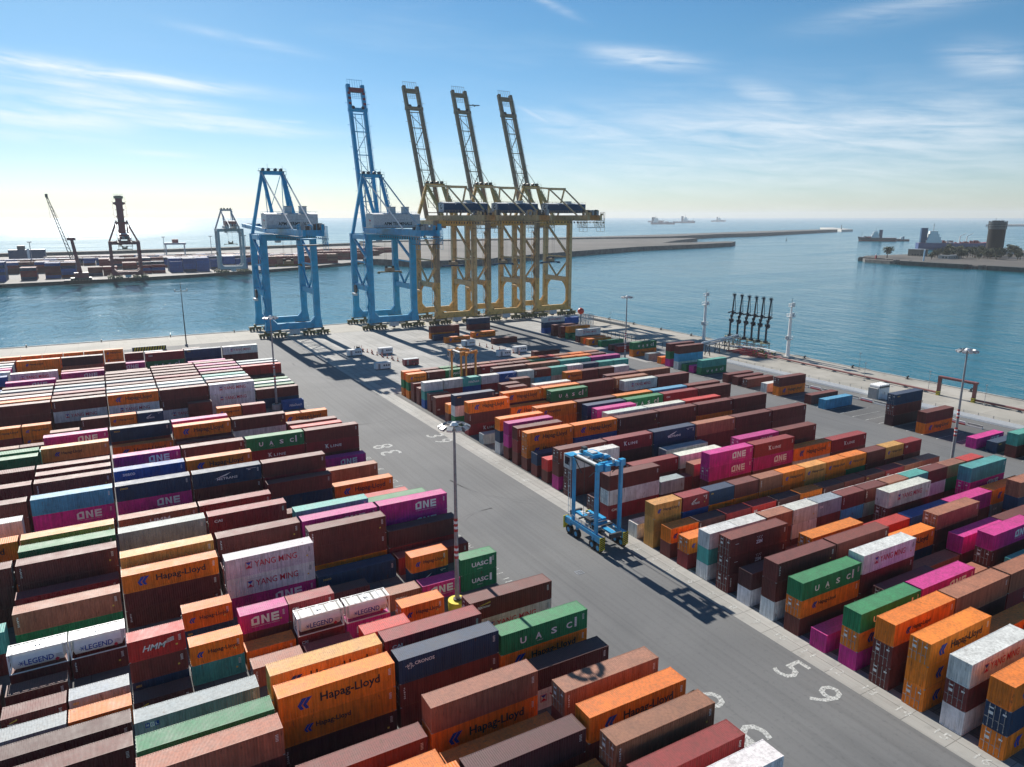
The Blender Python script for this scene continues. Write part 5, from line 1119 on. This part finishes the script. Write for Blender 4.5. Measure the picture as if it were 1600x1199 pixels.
# island trees: trunk and a crown of many leaf cards clustered in uneven clumps
LEAF = mat('foliage', (.045, .060, .025), .8, var=.5, scale=.4); LEAF2 = mat('foliage_dry', (.085, .085, .035), .85, var=.5, scale=.4); BARK = mat('bark', (.08, .06, .045), .9)
def tree_mesh(seed, hh):
    r = random.Random(seed); t = MB(); t.cyl((0, 0, 0), (0, 0, hh * .55), hh * .045, BARK, 7, r2=hh * .02)
    for k in range(4): a = r.uniform(0, 6.28); t.bar((0, 0, hh * .35), (math.cos(a) * hh * .25, math.sin(a) * hh * .25, hh * .65), hh * .02, hh * .02, BARK)
    c = MB()
    for k in range(9):
        a = r.uniform(0, 6.28); rr = r.uniform(0, .32) * hh; cx_, cy_, cz_ = math.cos(a) * rr, math.sin(a) * rr, r.uniform(.45, .85) * hh; R = r.uniform(.14, .24) * hh
        for j in range(46):
            v = Vector((r.gauss(0, 1), r.gauss(0, 1), r.gauss(0, 1))).normalized() * R * r.uniform(.6, 1.1); p = Vector((cx_, cy_, cz_)) + v; s = hh * .05 * r.uniform(.6, 1.5)
            u = Vector((r.gauss(0, 1), r.gauss(0, 1), r.gauss(0, 1))).normalized(); w_ = u.cross(Vector((r.gauss(0, 1), r.gauss(0, 1), 1))).normalized()
            c.add([p - u * s, p + w_ * s, p + u * s, p - w_ * s], [(0, 1, 2, 3)], LEAF if r.random() < .7 else LEAF2)
    return t.mesh('trunk'), c.mesh('crown')
tm = [tree_mesh(s, 10) for s in (1, 2, 3)]
tr = random.Random(4)
tpos = [(930, 612), (1003, 590), (945, 560)]
for k in range(46):
    az_ = math.radians(59.6 + k * .105 + tr.uniform(-.1, .1)); d_ = tr.uniform(1120, 1300); tpos.append((d_ * math.sin(az_), d_ * math.cos(az_)))
for i, (x, y) in enumerate(tpos):
    E_ = empty('tree', (x, y, .9), tr.uniform(0, 6)); s = tr.uniform(.8, 1.5); E_.scale = (s * 1.2, s * 1.2, s); tag(E_, f"{'tall' if s > 1.1 else 'low'} dark green tree on the island, {ordn(i)} from the left", 'tree', 'trees on the island')
    a, b = tm[i % 3]; put(a, 'trunk', E_); put(b, 'crown', E_)
for i, (x, y, a, b, h, c, l) in enumerate(((1235, 640, 30, 10, 5, WHITE, 'long low white shed at the back of the island'), (1015, 622, 9, 9, 9, SAND, 'small tan tank house beside the moored tanker'), (1130, 520, 22, 10, 5, CONC, 'low grey shed under the island trees'), (1180, 600, 40, 12, 6, LGREY, 'wide pale warehouse behind the dark tower'), (985, 560, 14, 7, 4, CONC, 'small flat roofed hut near the jetty'))):
    E_ = empty('shed', (x, y, .9)); tag(E_, l, 'building'); MB().box(-a, a, -b, b, 0, h, c).build('wall', E_); MB().box(-a - .5, a + .5, -b - .5, b + .5, h, h + .6, STEEL).build('roof', E_)
    q = MB(); [q.box(-a - .05, -a + .02, -b + 2 + k * 4, -b + 4 + k * 4, 1, 3, GLASS) for k in range(int(b / 2) - 1)]; [q.box(-a + 2 + k * 5, -a + 4 + k * 5, -b - .05, -b + .02, 1, 3, GLASS) for k in range(int(a / 2.5) - 1)]; q.build('window', E_)
E_ = empty('mast_light', (905, 546, .9)); tag(E_, 'pale blue navigation post at the island jetty', 'post'); MB().cyl((0, 0, 0), (0, 0, 13), .9, mat('pale_blue', (.35, .55, .7), .5), 10).build('column', E_); MB().box(-.8, .8, -.8, .8, 13, 14.2, WHITE).build('lantern', E_)
E_ = empty('beacon', (890, 601, .9)); tag(E_, 'small red and white beacon at the tip of the island', 'beacon'); MB().cyl((0, 0, 0), (0, 0, 5), 1.3, REDP, 12, r2=1.0).build('tower', E_); MB().cyl((0, 0, 5), (0, 0, 7), .9, WHITE, 12, r2=.4).build('lantern', E_)
E_ = empty('lighthouse', (2600, 1920, 6)); tag(E_, 'small dark lighthouse on the breakwater head', 'lighthouse'); MB().cyl((0, 0, 0), (0, 0, 13), 2.6, CONC, 12, r2=1.8).build('tower', E_); MB().cyl((0, 0, 13), (0, 0, 17), 1.6, DARKSTEEL, 12, r2=.6).build('lantern', E_)
E_ = empty('channel_buoy', (1500, 1260, -3)); tag(E_, 'tiny dark channel buoy between breakwater and small ship', 'buoy'); MB().cyl((0, 0, 0), (0, 0, 1.4), 1.5, DARKSTEEL, 12).build('float', E_); MB().cyl((0, 0, 1.4), (0, 0, 8), .7, DARKSTEEL, 8, r2=.25).build('mark', E_)

# far dock cranes
sts(22, 752, 17, 11.5, 33, 50, DRED, DRED, 'far', 'dark red quay crane with raised boom on the dock across the water', False, -12, 2, 4, 36.5, 40, -24, (2.5, 74), lg=2.4, stairs=False, group='cranes on the dock across the water', hcol=DRED, spz=26)
sts(118, 782, 17, 11.5, 43, 62, GREYCR, GREYCR, 'far', 'pale grey quay crane with lowered boom on the dock across the water', False, -8, 6, 5, 46.5, 51, -16, (-30, 47) if False else None, lg=2.2, stairs=False, group='cranes on the dock across the water', hcol=DRED, spz=28)
E_ = empty('mobile_crane', (-16, 742, 0)); tag(E_, 'dark mobile harbour crane with lattice jib leaning left on the far dock', 'mobile crane', 'cranes on the dock across the water')
q = MB(); q.box(-7, 9, -4, 4, 1.2, 3.2, DARKSTEEL); [q.cyl((-6 + k * 2.3, -4.3, 1), (-6 + k * 2.3, 4.3, 1), 1, RUBBER, 10) for k in range(7)]; [q.box(a, a + 5, b, b + 1.4, .2, 1.4, DARKSTEEL) for a in (-12, 9) for b in (-4, 3)]; q.build('carriage', E_)
q = MB(); q.box(-4, 7, -3, 3, 3.2, 7.5, DRED); q.build('slewing_house', E_)
MB().bar((1, 0, 7), (-2.5, 0, 36), 3.2, 3.2, DRED, 2.4, 2.4).build('tower', E_); MB().box(-6, .5, -2, 2, 35.4, 37.6, DRED).build('tower_head', E_)
q = MB(); a0, a1 = Vector((-4, 0, 20)), Vector((-16.5, 0, 72)); dd = (a1 - a0)
for s in (-1, 1):
    for u in (-1, 1):
        w_ = 1.5; q.bar(a0 + Vector((u * 1.1, s * 1.2, u * .6)), a1 + Vector((u * .5, s * .5, u * .3)), .55, .55, DARKSTEEL)
for k in range(15):
    f0, f1 = k / 15, (k + 1) / 15
    for s in (-1, 1): q.bar(a0 + dd * f0 + Vector((1.1, s * 1.1, .6)) * (1 - .5 * f0), a0 + dd * f1 + Vector((-1.1, s * 1.1, -.6)) * (1 - .5 * f1), .24, .24, DARKSTEEL)
q.box(-17.5, -15.5, -1, 1, 71, 74, DARKSTEEL); q.build('jib', E_)
q = MB(); q.bar((-4, 0, 37), tuple(a1), .22, .22, DARKSTEEL); q.bar((-16.5, 0, 71), (-15, 0, 40), .14, .14, DARKSTEEL); q.build('cable', E_)
E_ = empty('yard_crane', (88, 1040, 0)); tag(E_, 'small pale rubber tyred yard crane behind the far stacks', 'yard crane', 'cranes on the dock across the water')
for x in (-11, 11): MB().bar((x, 0, 1), (x, 0, 20), 1.4, 3, GREYCR).build('leg', E_)
MB().box(-13, 13, -3, 3, 20, 22.5, GREYCR).build('girder', E_); MB().box(-3, 4, -3, 3, 22.5, 27, DRED).build('trolley', E_)
for i, (x, y) in enumerate(((75, 1040), (132, 1045), (178, 1060), (230, 900), (-60, 900), (300, 1100))):
    E_ = empty('light_pole', (x, y, 0)); tag(E_, f'slender light pole on the far dock, {ordn(i)} of its group', 'light pole', 'light poles on the far dock'); MB().cyl((0, 0, 0), (0, 0, 30), .5, STEEL, 6, r2=.3).build('pole', E_); MB().box(-2, 2, -.5, .5, 29.4, 30.3, STEEL).build('lamp_head', E_)
E_ = empty('dock_building', (-95, 1130, 0)); tag(E_, 'dark superstructure like building behind the leftmost far stacks', 'building'); MB().box(-4, 36, -8, 8, 0, 14, NAVY).build('wall', E_); MB().box(6, 14, -6, 6, 14, 19, mat('slate', (.03, .04, .06), .6)).build('tower', E_); MB().box(16, 19, -8.2, -8, 3, 15, WHITE).build('panel', E_)

# ------------------------------------------------------------------ ships
def ship(x, y, L, bw, fb, rz, hull, low, label, style='tanker', dh=0, name='ship', grp=None):
    E_ = empty(name, (x, y, -3), rz); tag(E_, label, 'ship', grp); n = 14; out = []; fb *= 1.25
    for k in range(n + 1):
        t = k / n; w_ = bw / 2 * (min(1, (t / .10) ** .6) * .15 + .85 if t < .1 else (1 if t < .72 else math.sqrt(max(0, 1 - ((t - .72) / .28) ** 2.2)))); z = fb * (1 + (.0 if t < .8 else (t - .8) * 1.6)); out.append((t * L - L / 2, max(w_, .05), z))
    q = MB(); vs = []; nn_ = len(out)
    for (a, w_, z) in out: vs += [(a, -w_ * .86, -1.5), (a, -w_, fb * .35), (a + (.03 * L if a > L * .4 else 0), -w_, z), (a + (.03 * L if a > L * .4 else 0), w_, z), (a, w_, fb * .35), (a, w_ * .86, -1.5)]
    f1, f2, f3 = [], [], []
    for k in range(nn_ - 1):
        b = 6 * k; f2.append((b, b + 6, b + 7, b + 1)); f1.append((b + 1, b + 7, b + 8, b + 2)); f3.append((b + 2, b + 8, b + 9, b + 3)); f1.append((b + 3, b + 9, b + 10, b + 4)); f2.append((b + 4, b + 10, b + 11, b + 5))
    q.add(vs, f1 + [(0, 1, 2, 3, 4, 5)], hull); q.add(vs, f2, low); q.add(vs, f3, DRED); q.build('hull', E_)
    s = L / 100 * (1.5 if L < 60 or style == 'coaster' else 1.35)
    q = MB(); hx0 = -L * .40 if style == 'tanker' else -L * .05
    for k in range(4): q.box(hx0 + k * 1.2 * s, hx0 + (15 - k * 1.5) * s, -bw * (.44 - k * .04), bw * (.44 - k * .04), fb + k * 3.1 * s, fb + (k + 1) * 3.1 * s - .02, WHITE)
    sh = q.build('superstructure', E_)
    q = MB(); [q.box(hx0 + (14.9 - k * 1.5) * s, hx0 + (15.1 - k * 1.5) * s, -bw * .34, bw * .34, fb + (k + .45) * 3.1 * s, fb + (k + .75) * 3.1 * s, GLASS) for k in range(4)]; q.build('window', sh)
    q = MB(); q.box(hx0 - 5 * s, hx0 + 1.0 * s, -2.2 * s, 2.2 * s, fb, fb + 15.5 * s, NAVY); q.build('funnel', E_)
    q = MB(); q.bar((hx0 + 7 * s, 0, fb + 12 * s), (hx0 + 7 * s, 0, fb + 20 * s), .5 * s, .5 * s, STEEL); q.bar((hx0 + 7 * s, -2 * s, fb + 17 * s), (hx0 + 7 * s, 2 * s, fb + 17 * s), .3 * s, .3 * s, STEEL); q.bar((L * .42, 0, fb), (L * .42, 0, fb + 11 * s), .5 * s, .5 * s, STEEL); q.build('mast', E_)
    q = MB(); rr = random.Random(int(L))
    for k in range(22): a = rr.uniform(hx0 / L + .18, .36) * L; b = rr.uniform(-.3, .3) * bw; q.box(a, a + rr.uniform(1, 5) * s, b, b + rr.uniform(.6, 2) * s, fb, fb + rr.uniform(.8, 3.0) * s, rr.choice((DRED, DRED, PIPE, LGREY)))
    for a in (.05, .14): q.bar((L * a, 0, fb), (L * a, 0, fb + 7 * s), .7 * s, .7 * s, LGREY); q.bar((L * a, 0, fb + 7 * s), (L * (a + .07), 0, fb + 10 * s), .5 * s, .5 * s, LGREY)
    q.build('deck_gear', E_); return E_
HN = mat('hull_navy', (.02, .045, .16), .4); HK = mat('hull_dark', (.02, .025, .04), .45); HR = mat('hull_oxide', (.22, .03, .03), .6)
ship(1350, 760, 126, 21, 9.5, math.radians(-42), HN, HN, 'blue hulled tanker with white bridge and navy funnel moored behind the island', grp='ships in the outer harbour')
ship(1655, 1120, 82, 15, 6.5, math.radians(128), HK, HR, 'small dark hulled coaster with midship white bridge leaving the harbour', 'coaster', grp='ships in the outer harbour')
ship(1712, 1092, 30, 9, 3.5, math.radians(130), HK, HR, 'small white topped tug alongside the coaster', 'coaster', name='tugboat', grp='ships in the outer harbour')
for (x, y, L, rz, st, l) in ((5280, 6180, 170, 190, 'coaster', 'faint cargo ship on the horizon, leftmost of the group'), (3900, 4480, 190, 165, 'tanker', 'faint cargo ship on the horizon, nearest and longest'), (4900, 5330, 210, 10, 'coaster', 'faint cargo ship on the horizon behind the longest one'), (6500, 6480, 170, 175, 'coaster', 'faint cargo ship on the horizon, alone at the right')):
    ship(x, y, L, 26, 11, math.radians(-40 + (rz - 180 if rz > 90 else rz)), HN, HR, l, st, grp='ships at anchor on the horizon')
# airliner climbing in the distance
E_ = empty('airplane', (0, 0, 0)); tag(E_, 'tiny airliner in the sky right of the middle crane booms', 'airplane')
a0, e0 = azel(741, 165); D = 2300; E_.location = (D * math.sin(a0), D * math.cos(a0), CAMZ + D * math.tan(e0)); E_.rotation_euler = (0, 0, -HEAD + math.radians(8))
AL = mat('airliner_paint', (.35, .37, .40), .4)
MB().cyl((-15, 0, 0), (13, 0, 0), 1.9, AL, 12).cyl((13, 0, 0), (17, 0, -.3), 1.9, AL, 12, r2=.5).cyl((-15, 0, 0), (-20, 0, 1), 1.9, AL, 12, r2=.5).build('fuselage', E_)
for s in (-1, 1): q = MB(); q.add([(4, 0, -.8), (-2, 0, -.8), (-8, s * 17, .8), (-5.5, s * 17, .8), (4, 0, -.3), (-2, 0, -.3), (-8, s * 17, 1), (-5.5, s * 17, 1)], [(0, 1, 2, 3), (7, 6, 5, 4), (0, 4, 5, 1), (1, 5, 6, 2), (2, 6, 7, 3), (3, 7, 4, 0)], AL); q.build('wing', E_); MB().cyl((-1, s * 5.5, -1.9), (3.5, s * 5.5, -1.9), 1.1, STEEL, 10).build('engine', E_)
MB().add([(-15, -.2, 1.5), (-19.5, -.2, 1.5), (-21, -.2, 7.5), (-18, -.2, 7.5), (-15, .2, 1.5), (-19.5, .2, 1.5), (-21, .2, 7.5), (-18, .2, 7.5)], [(3, 2, 1, 0), (4, 5, 6, 7), (0, 1, 5, 4), (1, 2, 6, 5), (2, 3, 7, 6), (3, 0, 4, 7)], AL).box(-20, -17, -6, 6, 1, 1.3, AL).build('tailplane', E_)

# ------------------------------------------------------------------ haze
HAZE = 6e-5
if HAZE:
    m = bpy.data.materials.new('haze'); m.use_nodes = True; t = m.node_tree; t.nodes.clear()
    o = t.nodes.new('ShaderNodeOutputMaterial'); v = t.nodes.new('ShaderNodeVolumePrincipled'); v.inputs['Density'].default_value = HAZE; v.inputs['Color'].default_value = (.86, .93, 1, 1); v.inputs['Anisotropy'].default_value = .2
    t.links.new(v.outputs[0], o.inputs['Volume'])
    ob = MB().box(-14000, 15000, -400, 15000, -8.5, 150, m).build('haze'); ob['kind'] = 'stuff'; tag(ob, 'thin sea haze over the harbour', 'haze', kind='stuff')
